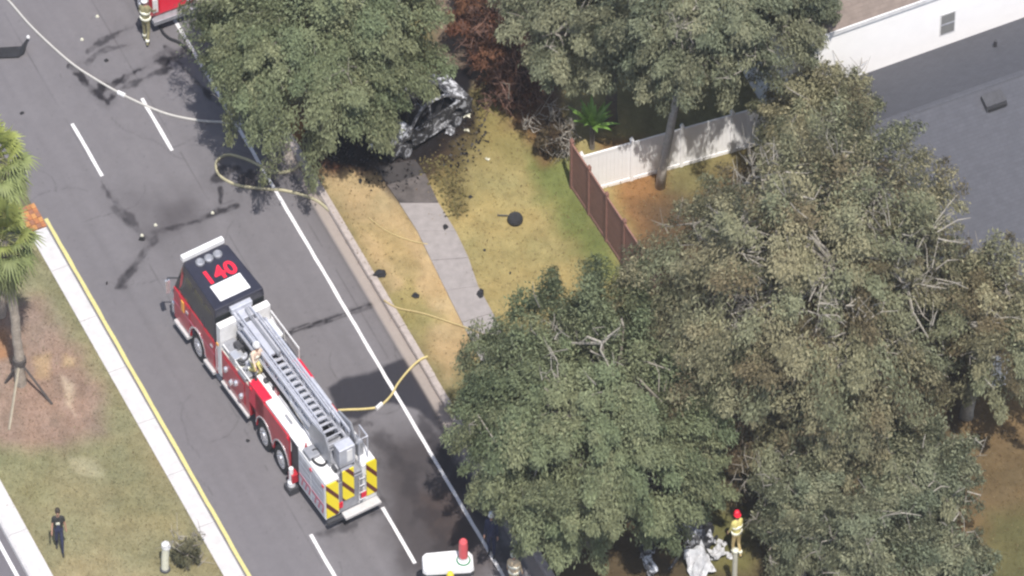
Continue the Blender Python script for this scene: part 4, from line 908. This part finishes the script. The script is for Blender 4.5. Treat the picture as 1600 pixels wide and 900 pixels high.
hose('pale yellow hose crossing the dry verge towards the big oak', [(600, 470), (622, 482), (660, 490), (700, 503), (735, 515), (770, 530)], .03, mat('straw_hose', (.37, .29, .14), .8), zs=[.16, .15, .15, .15, .17, .18])
hose('yellow hose with white coupling curving from the truck to the kerb', [(528, 642), (545, 641), (570, 640), (592, 636), (610, 620), (622, 600), (638, 580), (655, 564), (668, 558)], .045, mat('yellow_hose', (.46, .38, .17), .8), zs=[0, 0, 0, 0, 0, 0, 0, .16, .16], couplings=(3,))
hose('faint yellow hose half buried in the tan verge grass', [(575, 340), (605, 362), (640, 376), (668, 382)], .022, mat('straw_hose', (.37, .29, .14), .8), zs=[.14, .14, .14, .15])
hose('black line running from the rescue truck to the oak', [(241, 34), (249, 42), (256, 54), (266, 62), (280, 68), (300, 84)], .06, M_CHAR)

# ------------------------------------------------------------------ debris
def chunk(px, py, sx, sy, hgt, label, seed, z=H, m=M_CHAR, name='debris_piece'):
    x, y = gp(px, py, z); rg = random.Random(seed); b = MB(); n = 7
    ring_ = lambda f, zz: [(sx * f * (1 + rg.uniform(-.3, .3)) * math.cos(a), sy * f * (1 + rg.uniform(-.3, .3)) * math.sin(a), zz + rg.uniform(-.02, .02)) for a in [2 * math.pi * k / n for k in range(n)]]
    r0, r1, r2 = ring_(.9, 0), ring_(1, hgt * .5), ring_(.55, hgt)
    b.v = r0 + r1 + r2; b.f = [(k, (k + 1) % n, n + (k + 1) % n, n + k) for k in range(n)] + [(n + k, n + (k + 1) % n, 2 * n + (k + 1) % n, 2 * n + k) for k in range(n)] + [tuple(2 * n + k for k in range(n))]; b.m = [0] * len(b.f)
    return tag(b.build(name, m, None, (x, y, z - .01)), label, 'debris', 'dark debris around the burnt car')
for k, a in enumerate([(594, 429, .3, .2, .12, 'black debris lump on the kerb'), (650, 463, .17, .13, .1, 'black debris lump in the middle of the verge'), (751, 459, .16, .3, .1, 'black debris lump at the right edge of the lowest bare slab'),
                       (563, 284, .07, .15, .08, 'small dark debris sliver on the tan verge below the scorch'), (696, 356, .12, .16, .1, 'dark debris at the right edge of the sidewalk'), (735, 308, .1, .08, .06, 'tiny dark debris on the lawn above the wheel'),
                       (757, 391, .06, .08, .05, 'tiny dark debris on the lawn left of the wheel'), (797, 427, .05, .07, .05, 'tiny dark debris at the edge of the oak')]):
    chunk(*a[:5], a[5], 30 + k)
for k, a in enumerate([(222, 374, .14, .12, .1, 'dark round lump with pale top at the head of the skid marks'), (34, 177, .09, .08, .05, 'small black lump on the road by the palm'), (166, 95, .1, .09, .06, 'small black lump beside the long pale hose'), (387, 689, .09, .07, .05, 'small black lump on the road left of the rear wheels'), (167, 443, .05, .1, .05, 'dark sliver left of the skid marks')]):
    chunk(*a[:5], a[5], 60 + k, z=0)
for k, (px, py, lb_) in enumerate([(222, 372, 'pale chip on top of the lump at the skid marks'), (332, 333, 'white chip on the dark run right of the skid marks'), (152, 26, 'white chip on the road near the top edge'), (128, 62, 'white chip left of the dark runs'), (243, 352, 'pale smear chip in the middle of the skid blotch')]):
    x, y = gp(px, py, .0); b = MB(); b.hexa([(.09 * math.cos(a), .07 * math.sin(a), 0) for a in (0, 1.3, 2.6, 3.9, 5.2)], [(.05 * math.cos(a), .045 * math.sin(a), .05) for a in (0, 1.3, 2.6, 3.9, 5.2)])
    tag(b.build('chip', M_CREAM, None, (x, y, .1 if k == 0 else 0)), lb_, 'debris', 'pale chips on the road')
# loose wheel on the lawn
wx_, wy_ = gp(805, 346, H); lw = tag(empty('loose_wheel', (wx_, wy_, H)), 'black burnt wheel lying flat on the yellow lawn', 'wheel')
b = MB(); b.lathe([(.22, .02), (.30, .0), (.335, .06), (.335, .12), (.30, .18), (.22, .16)], n=22); b.build('tyre', M_BLACK, lw)
b = MB(); b.lathe([(.215, .06), (.2, .12), (.08, .1), (.06, .14)], n=18); b.build('rim', M_DARK, lw)
b = MB(); b.tube([(-.3, .2, .1), (-.75, .26, .06)], .02, 5); b.build('bent_rod', M_DARK, lw)
# black panel at the left edge
bx, by = gp(12, 82, 0); o = empty('charred_panel', (bx, by, 0), .1); tag(o, 'black charred car panel with upturned corner at the left edge', 'car panel')
b = MB(); poly = [(-1.0, -.3), (.45, -.38), (.72, -.25), (.84, .12), (.95, .42), (.78, .3), (.6, .12), (-1.0, .25)]
b.hexa([(x, y, .02 + max(0, x - .4) * .3) for x, y in poly], [(x, y, .06 + max(0, x - .4) * .35) for x, y in poly]); b.build('sheet', M_CHAR, o)
b = MB(); b.lathe([(.07, 0), (.08, .05), (.04, .09)], (.93, .42, .22), n=8); b.build('lamp_stub', M_WHITE, o)
# bright fragments close to the burnt car
for k, (px, py, m, lb_) in enumerate([(703, 205, M_ASHL, 'white fragment beside the rear of the burnt car'), (728, 182, M_CREAM, 'pale fragment on the lawn right of the burnt car'), (579, 232, M_WHITE, 'white speck on the scorched ground left of the burnt car'), (729, 206, M_CREAM, 'small pale fragment on grass below the burnt car'), (762, 251, M_CREAM, 'pale leaf-like scrap on the upper lawn')]):
    x, y = gp(px, py, H); o = crumple('car_fragment', m, 0, 0, .08, (.4, .35, .15, .14, .16)[k], (.5, .2, .12, .12, .12)[k], .04, 80 + k, None, 4); o.location = (x, y, H * K); tag(o, lb_, 'fragment', 'pale fragments near the burnt car')
# white marker post on the median
x, y = gp(258, 890, H); mp = tag(empty('marker_post', (x, y, H), .3), 'leaning white utility marker post on the median beside a grey shrub', 'post')
b = MB(); b.tube([(0, 0, 0), (.03, .05, .4), (.1, .08, .85)], [.17, .16, .16], 12); b.build('shaft', M_CREAM, mp)
b = MB(); b.tube([(.1, .08, .84), (.12, .09, .95), (.14, .1, 1.03)], [.2, .2, .1], 12); b.build('cap', M_WHITE, mp)
b = MB(); b.lathe([(.24, -.03), (.22, .06), (.16, .08)], n=10); b.build('foot', M_DARK, mp)

# ------------------------------------------------------------------ trees
M_LEAF = attr_mat('oak_leaves', .75, 0, 3, 0, 30, .15, .35, 12, .12)
def leaf_cloud(rg, pos, out, L0, L1, W0, droop, tint, spread=.9, dv=0):
    n = len(pos); nr_ = out + np.array([0, 0, .35]) + rg.normal(0, .32, (n, 3)); nr_ /= np.linalg.norm(nr_, axis=1)[:, None] + 1e-9
    ax = out * .2 + dv * .55 + rg.normal(0, spread * .6, (n, 3)); ax[:, 2] -= droop
    ax -= nr_ * (ax * nr_).sum(1)[:, None] * .8; ax /= np.linalg.norm(ax, axis=1)[:, None] + 1e-9
    sd_ = np.cross(ax, nr_); sd_ /= np.linalg.norm(sd_, axis=1)[:, None] + 1e-9; nn = np.cross(sd_, ax)
    L_ = rg.uniform(L0, L1, (n, 1)); W_ = L_ * W0 * rg.uniform(.7, 1.3, (n, 1))
    p0 = pos; p2 = pos + ax * L_; mid = pos + ax * L_ * .45 + nn * L_ * .08
    V = np.stack([p0, mid + sd_ * W_, p2, mid - sd_ * W_], 1).reshape(-1, 3); F = np.arange(4 * n).reshape(-1, 4)
    return V, F, np.repeat(tint, 4, 0)
def unit(rg, n, zmin):
    z = rg.uniform(zmin, 1, n); a = rg.uniform(0, 2 * math.pi, n); s = np.sqrt(1 - z * z); return np.c_[s * np.cos(a), s * np.sin(a), z]
def tree(name, label, base, centre, rad, lobes, lobe_r, per, cols, seed, bark=M_BARKD, leafL=(.085, .21), leafW=.19, droop=.45, trunk_r=.28, twigs=3, fork=.45, group=None, zmin=-.75, brown=.0, browncol=None, twig_m=None, cat='tree', shell=(.5, .96), dens=1.0):
    rg = np.random.RandomState(seed); root = tag(empty(name, (base[0], base[1], H)), label, cat, group)
    c = np.array([centre[0] - base[0], centre[1] - base[1], centre[2] - H]); rad = np.array(rad)
    d = unit(rg, lobes, zmin); fr_ = rg.uniform(shell[0], shell[1], (lobes, 1)) * .92; lc_ = c + d * rad * fr_ + rg.normal(0, .25, (lobes, 3)); lr = lobe_r * rg.uniform(.6, 1.35, lobes)
    Vs, Fs, Ts = [], [], []; o = 0; cols = np.array(cols)
    bd = unit(rg, 14, -.6); ba = rg.uniform(-.3, .22, 14)
    npl = int(lobes * 3.2 * dens); dd = unit(rg, npl, zmin)
    rr_ = 1 + (np.exp(-((dd[:, None, :] - bd[None]) ** 2).sum(2) / .22) * ba[None]).sum(1)
    frac = np.where(rg.rand(npl) < .72, rg.uniform(.8, 1.06, npl), rg.uniform(.5, .8, npl)) * rr_
    jag = rg.rand(npl) < .08; frac[jag] *= rg.uniform(1.03, 1.16, jag.sum())
    for k in range(npl):
        tip = c + dd[k] * rad * frac[k] * 1.12; ln = lobe_r * rg.uniform(1.0, 1.9); dv = (tip - c) / (np.linalg.norm(tip - c) + 1e-9)
        dv = dv + rg.normal(0, .28, 3); dv[2] -= .1; dv /= np.linalg.norm(dv); st = tip - dv * ln; wr_ = lobe_r * rg.uniform(.3, .52)
        n = int(per * 1.75 * rg.uniform(.55, 1.0)); t = rg.rand(n) ** .8; prof = wr_ * np.sin(np.pi * np.clip(.12 + .83 * t, 0, 1)) ** .7
        off = unit(rg, n, -.7) * (rg.rand(n, 1) ** .5); nsp = max(4, n // 12); sp = rg.randint(0, nsp, n); jit = rg.normal(0, .3, (nsp, 3)); tcol = rg.uniform(.78, 1.22, nsp)
        pos = st + dv * ln * t[:, None] + (off + jit[sp]) * prof[:, None] * np.array([1, 1, .6]); pos[:, 2] -= .12 * droop * t ** 2 * ln
        tt = rg.rand(); base_c = cols[0] * (1 - tt) + cols[1] * tt
        if browncol is not None and rg.rand() < brown: base_c = base_c * .35 + np.array(browncol) * .65
        tint = base_c[None, :] * (tcol[sp] * rg.uniform(.78, 1.22, n))[:, None]
        V, F, T = leaf_cloud(rg, pos, off * .5 + dv * .8, leafL[0], leafL[1], leafW, droop, tint, dv=dv); Vs.append(V); Fs.append(F + o); Ts.append(T); o += len(V)
    cr = place('crown', np_mesh('crown', np.concatenate(Vs), np.concatenate(Fs), M_LEAF, np.concatenate(Ts)), root); cr['kind'] = 'stuff'
    # trunk, main limbs, fine branches
    fz = max(.5, c[2] * fork); fk = np.array([c[0] * .35, c[1] * .35, fz]); b = MB()
    b.tube([(0, 0, -.1), (fk[0] * .15, fk[1] * .15, fz * .2), (fk[0] * .5 + .05, fk[1] * .5, fz * .6), tuple(fk)], [trunk_r * 1.15, trunk_r * .95, trunk_r * .85, trunk_r * .75], 10); b.build('trunk', bark, root, smooth=True)
    nl = min(7, lobes); main = rg.choice(lobes, nl, replace=False); ends = []
    for k in main:
        e = lc_[k]; m1 = fk * .6 + e * .4 + np.array([*rg.normal(0, .3, 2), .25]); m2 = fk * .25 + e * .75 + np.array([*rg.normal(0, .3, 2), .15])
        q = MB(); q.tube([tuple(fk - [0, 0, .1]), tuple(m1), tuple(m2), tuple(e)], [trunk_r * .55, trunk_r * .4, trunk_r * .28, trunk_r * .12], 7); q.build('limb', bark, root, smooth=True); ends += [m1, m2, e]
    ends = np.array(ends); q = MB(); 
    for k in range(lobes):
        if k not in main:
            s_ = ends[np.argmin(np.linalg.norm(ends - lc_[k], axis=1))]; m1 = (s_ + lc_[k]) / 2 + rg.normal(0, .15, 3); q.tube([tuple(s_), tuple(m1), tuple(lc_[k])], [trunk_r * .2, trunk_r * .14, trunk_r * .07], 5, cap=False)
        for _ in range(rg.poisson(twigs * .5 if cat == 'tree' else twigs)):
            e = unit(rg, 1, -.3)[0]; a0 = lc_[k] + e * lr[k] * .3 * [1, 1, .7]; a2 = lc_[k] + e * lr[k] * rg.uniform(.7, 1.2) * np.array([1, 1, .75]); a1 = (a0 + a2) / 2 + rg.normal(0, .1, 3)
            q.tube([tuple(a0), tuple(a1), tuple(a2)], [.026, .018, .008], 3, cap=False)
            e2 = a1 + rg.normal(0, .3, 3); q.tube([tuple(a1), tuple(e2)], [.014, .006], 3, cap=False)
    tw = q.build('branches', twig_m or M_BARK, root); tw['kind'] = 'stuff'
    return root
def up(px, py, h): 
    x, y = gp(px, py, h); return (x, y, h)
G = lambda r, g, b, f=1.0: np.array([lin(r), lin(g), lin(b)]) / GAIN * f
GREEN = (G(124, 136, 104), G(146, 150, 116)); OLIVE = (G(138, 142, 114), G(164, 157, 126)); GREY = (G(128, 136, 112), G(150, 150, 122))
LF = 1.95
tree('oak_tree', 'dense green live oak overhanging the road and the burnt car', gp(508, 222, H), up(486, 42, 4.5), (5.05, 4.8, 2.5), 82, 1.35, 560, [c * LF for c in GREEN], 1, twigs=2, group='live oaks')
tree('oak_tree', 'grey green oak behind the brown fence at the top of the picture', gp(955, 190, H), up(948, -6, 5.0), (3.7, 3.9, 2.2), 50, 1.25, 430, [c * LF for c in GREY], 2, twigs=5, group='live oaks', bark=M_BARKD)
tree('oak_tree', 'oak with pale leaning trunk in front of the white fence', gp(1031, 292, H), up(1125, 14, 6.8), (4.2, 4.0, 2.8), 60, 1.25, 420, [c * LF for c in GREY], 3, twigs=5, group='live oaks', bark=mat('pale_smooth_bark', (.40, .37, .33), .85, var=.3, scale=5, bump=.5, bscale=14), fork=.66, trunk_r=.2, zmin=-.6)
tree('oak_tree', 'largest tree, a thin olive brown oak with pale limbs before the grey roof', gp(1300, 700, H), up(1262, 432, 6.1), (6.7, 6.3, 4.1), 138, 1.45, 330, [c * LF for c in OLIVE], 4, twigs=12, dens=1.0, group='live oaks', bark=M_BARK, trunk_r=.36, brown=.14, browncol=G(150, 128, 98), zmin=-.8)
tree('oak_tree', 'dense green oak in the middle foreground shading the road edge', gp(925, 850, H), up(912, 655, 4.3), (5.4, 5.5, 3.4), 112, 1.35, 620, [c * LF for c in GREEN], 5, twigs=3, group='live oaks', droop=.55)
tree('oak_tree', 'smaller olive oak at the right edge below the grey roof', gp(1510, 650, H), up(1545, 505, 4.2), (2.7, 2.7, 2.6), 36, 1.25, 400, [c * LF for c in OLIVE], 6, twigs=5, group='live oaks', bark=M_BARK, brown=.3, browncol=G(140, 118, 88))
tree('oak_tree', 'slender olive oak rising in front of the white house corner', gp(1245, 330, H), up(1282, 188, 3.9), (2.6, 2.4, 2.0), 28, 1.2, 400, [c * LF for c in OLIVE], 21, twigs=5, group='live oaks', bark=M_BARK, trunk_r=.2)
tree('oak_tree', 'low olive understorey tree below the middle of the largest oak', gp(1290, 775, H), up(1270, 690, 2.6), (3.9, 2.2, 1.7), 34, 1.2, 400, [c * LF for c in OLIVE], 22, twigs=6, group='live oaks', bark=M_BARK, trunk_r=.16, brown=.4, browncol=G(150, 128, 98))
tree('scrub_tree', 'grey green scrub tree right of the yellow-coated firefighter', gp(1255, 905, H), up(1250, 800, 2.3), (2.3, 2.2, 1.6), 26, 1.1, 420, [c * LF for c in GREY], 7, twigs=3, group='scrub in the lower right corner', trunk_r=.14, droop=.5)
tree('scrub_tree', 'wide grey scrub tree at the bottom edge left of the bare ground', gp(1345, 950, H), up(1350, 850, 2.4), (2.8, 2.2, 1.6), 28, 1.1, 420, [c * LF for c in GREY], 8, twigs=3, group='scrub in the lower right corner', trunk_r=.14, droop=.5)
tree('scrub_tree', 'low pale scrub tree under the right side of the largest oak', gp(1440, 840, H), up(1440, 745, 2.3), (2.6, 2.4, 1.6), 30, 1.1, 380, [c * LF for c in GREY], 9, twigs=3, group='scrub in the lower right corner', trunk_r=.12, droop=.5)
tree('scrub_tree', 'brown thinning scrub between the green oak and the largest oak', gp(1150, 770, H), up(1150, 670, 2.6), (1.7, 2.6, 1.8), 26, 1.0, 260, [G(140, 122, 98), G(150, 138, 108)], 10, twigs=9, group='scrub in the lower right corner', trunk_r=.12)
tree('scrub_tree', 'small grey scrub at the bottom edge beneath the bare ground', gp(1500, 960, H), up(1495, 885, 1.6), (1.7, 1.5, 1.2), 14, .95, 330, [c * LF for c in GREY], 11, twigs=3, group='scrub in the lower right corner', trunk_r=.1)
M_STWIG = mat('scorched_twig', (.14, .08, .062), .9, var=.4)
SC = [G(160, 110, 88), G(176, 130, 102)]
tree('scorched_shrub', 'tall scorched reddish brown shrub at the top edge right of the path', gp(748, 62, H), up(742, 2, 1.6), (1.0, 1.7, 1.3), 18, .8, 190, SC, 12, twigs=12, group='scorched shrubs', trunk_r=.08, twig_m=M_STWIG, cat='shrub')
tree('scorched_shrub', 'scorched brown shrub in the middle of the gap between the top oaks', gp(772, 125, H), up(770, 72, 1.4), (1.1, 1.3, 1.1), 16, .75, 170, SC, 17, twigs=12, group='scorched shrubs', trunk_r=.08, twig_m=M_STWIG, cat='shrub')
tree('scorched_shrub', 'scorched dark brown shrub on the lawn below the grey green oak', gp(800, 175, H), up(800, 132, 1.1), (1.3, 1.1, .9), 15, .7, 140, [G(120, 84, 70), G(140, 102, 82)], 13, twigs=14, group='scorched shrubs', trunk_r=.08, twig_m=M_STWIG, cat='shrub')
tree('dry_shrub', 'dry leafless twiggy shrub against the end of the brown fence', gp(870, 245, H), up(868, 215, .8), (.9, .8, .6), 9, .65, 120, [G(120, 100, 80), G(136, 120, 92)], 14, twigs=16, trunk_r=.06, cat='shrub')
tree('grey_shrub', 'small grey green shrub on the median behind the white post', gp(293, 890, H), up(293, 862, .55), (.55, .5, .5), 5, .45, 90, [G(132, 132, 104), G(150, 146, 116)], 15, twigs=10, trunk_r=.05, leafL=(.12, .24), cat='shrub')
def ground_scatter(name, label, cat, polys, n, cols, L, seed, flat=.9, z0=H + .02):
    rg = np.random.RandomState(seed); Ps = []
    for poly, f in polys:
        pp = np.array(PH(*poly)); lo, hi = pp.min(0), pp.max(0); q = rg.uniform(lo, hi, (int(n * f * 3), 2)); k = polymask(q[:, 0], q[:, 1], [tuple(v) for v in pp], .5, .6, seed) > rg.rand(len(q)); Ps.append(q[k][:int(n * f)])
    q = np.concatenate(Ps); m = len(q); pos = np.c_[q, np.full(m, z0) + rg.uniform(0, .03, m)]; out = rg.normal(0, 1 - flat, (m, 3)) + [0, 0, flat]
    cs = np.array(cols)[rg.randint(0, len(cols), m)] * rg.uniform(.75, 1.25, (m, 1)); V, F, T = leaf_cloud(rg, pos, out, L[0], L[1], .35, 0, cs)
    V[:, 2] = np.maximum(V[:, 2], z0); tag(place(name, np_mesh(name, V, F, M_LEAF, T)), label, cat, kind='stuff')
ground_scatter('weeds', 'low dark weeds beside the sooty sidewalk', 'weeds', [(((655, 262), (690, 245), (722, 262), (730, 330), (712, 342), (690, 305)), 1.0)], 450, [G(156, 146, 96), G(168, 156, 106), G(140, 128, 88)], (.06, .18), 16, flat=.8)
ground_scatter('leaf_litter', 'fallen brown leaves and ash flakes scattered over verge and lawn', 'leaves', [(((470, 230), (560, 260), (700, 600), (660, 560)), .22), (((640, 270), (740, 150), (960, 400), (760, 460)), .3), (((740, 130), (860, 150), (900, 260), (800, 240)), .2), (((930, 250), (1060, 270), (1040, 400), (1000, 400)), .12), (((1480, 640), (1620, 640), (1620, 920), (1480, 920)), .16)], 2600, [G(170, 140, 98), G(140, 112, 80), G(206, 186, 140)], (.03, .08), 18)
ground_scatter('leaf_litter', 'dry leaf scraps scattered over the median grass', 'leaves', [(((0, 470), (120, 500), (330, 890), (60, 890), (0, 760)), 1.0)], 700, [G(160, 142, 106), G(200, 190, 150)], (.03, .08), 19)
ground_scatter('ash_rubble', 'black char flakes and ash lumps strewn round the burnt car', 'ash', [(((470, 215), (560, 200), (640, 250), (660, 300), (600, 285), (500, 262)), .5), (((690, 240), (745, 150), (765, 215), (720, 265), (690, 265)), .25)], 900, [G(40, 38, 42), G(70, 64, 62), G(120, 116, 116)], (.05, .17), 26, flat=.7)
# bright bladed plant behind the fence corner
x, y = gp(925, 232, H); ag = tag(empty('bladed_plant', (x, y, H)), 'bright green spiky plant behind the corner of the white fence', 'plant'); rg = random.Random(5)
M_BLADEG = mat('bright_blade', (.19, .32, .07), .5, var=.25, scale=4)
for k in range(26):
    a = k * 2.4; e = rg.uniform(.35, 1.2); L_ = rg.uniform(.9, 1.35); dx, dy = math.cos(a), math.sin(a); pts = [(dx * t * L_ * math.cos(e), dy * t * L_ * math.cos(e), .9 + t * L_ * math.sin(e) * (1 - .35 * t)) for t in (0, .35, .7, 1)]
    b = MB(); wd = [.05, .11, .08, .01]
    for (p, w_) in zip(pts, wd): b.v += [(p[0] - dy * w_, p[1] + dx * w_, p[2] + .02), (p[0], p[1], p[2] - .02), (p[0] + dy * w_, p[1] - dx * w_, p[2] + .02)]
    for i in range(3): b.f += [(3 * i, 3 * i + 1, 3 * i + 4, 3 * i + 3), (3 * i + 1, 3 * i + 2, 3 * i + 5, 3 * i + 4)]
    b.m = [0] * len(b.f); b.build('leaf', M_BLADEG, ag)
b = MB(); b.tube([(0, 0, 0), (0, 0, .95)], [.12, .09], 8); b.build('stem', M_BARKD, ag)

# ------------------------------------------------------------------ palm on the median
M_FROND = attr_mat('palm_frond', .6, .1, 3, 0, 30, .25, .25, 20, .1)
def palm(px, py, CH, label, seed, lean, bright, NF=46):
    x, y = gp(px, py, H); pm = tag(empty('palm_tree', (x, y, H)), label, 'palm tree', 'fan palms on the median')
    b = MB(); n = 24
    b.tube([(-.02 * math.sin(k) + lean * (k / n) ** 2, 0.0, k / n * CH) for k in range(n + 1)], [.24 - .05 * min(1, k / 6) + .018 * (k % 2) for k in range(n + 1)], 12); b.build('trunk', M_BARKP, pm)
    rgn = np.random.RandomState(seed)
    for k in range(NF):
        a = k * 2.399 + rgn.uniform(-.2, .2); el = math.radians(80 - 150 * (k / NF) ** .95 + rgn.uniform(-8, 8)); pl = rgn.uniform(.6, 1.05); dirv = np.array([math.cos(a) * math.cos(el), math.sin(a) * math.cos(el), math.sin(el)])
        o0 = np.array([lean, 0, CH - .25 + .35 * (1 - k / NF)]); hub = o0 + dirv * pl + np.array([0, 0, -.1 * pl]); side = np.array([-math.sin(a), math.cos(a), 0]); V, F, T = [], [], []
        cA = (G(192, 202, 118) if k < 18 else (G(170, 182, 118) if k < 34 else G(150, 156, 108))) * bright; nb_ = 17
        for i in range(nb_):
            t = (i / (nb_ - 1) - .5) * 3.5; d = dirv * math.cos(t) + side * math.sin(t); L_ = rgn.uniform(.65, .95) * (1 - .12 * abs(t)); upv = np.cross(dirv, side); w_ = np.cross(d, upv); w_ /= np.linalg.norm(w_) + 1e-9
            p1 = hub + d * L_ * .55; p2 = hub + d * L_ + np.array([0, 0, -.28 * L_]); o_ = len(V)
            V += [hub - w_ * .012, hub + w_ * .012, p1 + w_ * .045, p1 - w_ * .045, p2 + w_ * .006, p2 - w_ * .006]; F += [(o_, o_ + 1, o_ + 2, o_ + 3), (o_ + 3, o_ + 2, o_ + 4, o_ + 5)]; T += [cA * rgn.uniform(.8, 1.2)] * 6
        fo = place('frond', np_mesh('frond', np.array(V), np.array(F), M_FROND, np.array(T)), pm)
        q = MB(); q.tube([tuple(o0), tuple((o0 + hub) / 2 + [0, 0, .06]), tuple(hub)], [.035, .025, .018], 5); q.build('stalk', mat('palm_stalk', (.2, .2, .08), .6), fo)
    return pm, x, y
palm(2, 492, 6.3, 'brighter fan palm crown at the left edge above the propped palm', 8, .25, 1.3)
pm, x, y = palm(33, 600, 5.9, 'fan palm with timber props round its trunk on the median', 6, -.35, 1.0)
for k, (px, py, m) in enumerate([(8, 599, M_DPLANK), (82, 632, M_DPLANK), (14, 672, M_PLANK)]):
    gx, gy = gp(px, py, H); b = MB(); b.tube([(0, 0, .95), (gx - x, gy - y, .0)], .055, 4); b.build('prop', m, pm)
b = MB(); b.lathe([(.27, .86), (.29, .88), (.29, 1.06), (.27, 1.08)], n=12); b.build('prop_collar', M_DPLANK, pm)

# ------------------------------------------------------------------ thin air haze round camera and scene
hz = MB(); hz.v = [(x, y, z / K) for z in (-1.2, 320) for x, y in ((-700, -700), (700, -700), (700, 700), (-700, 700))]; hz.f = [(3, 2, 1, 0), (4, 5, 6, 7), (0, 1, 5, 4), (1, 2, 6, 5), (2, 3, 7, 6), (3, 0, 4, 7)]; hz.m = [0] * 6
mh = bpy.data.materials.new('haze'); mh.use_nodes = True; mh.node_tree.nodes.clear()
pv = mh.node_tree.nodes.new('ShaderNodeVolumePrincipled'); oo = mh.node_tree.nodes.new('ShaderNodeOutputMaterial'); mh.node_tree.links.new(pv.outputs[0], oo.inputs['Volume'])
pv.inputs['Color'].default_value = (.93, .95, 1, 1); pv.inputs['Density'].default_value = .00010; pv.inputs['Anisotropy'].default_value = .2
tag(hz.build('haze', mh), 'thin pale haze filling the air', 'haze', kind='stuff')
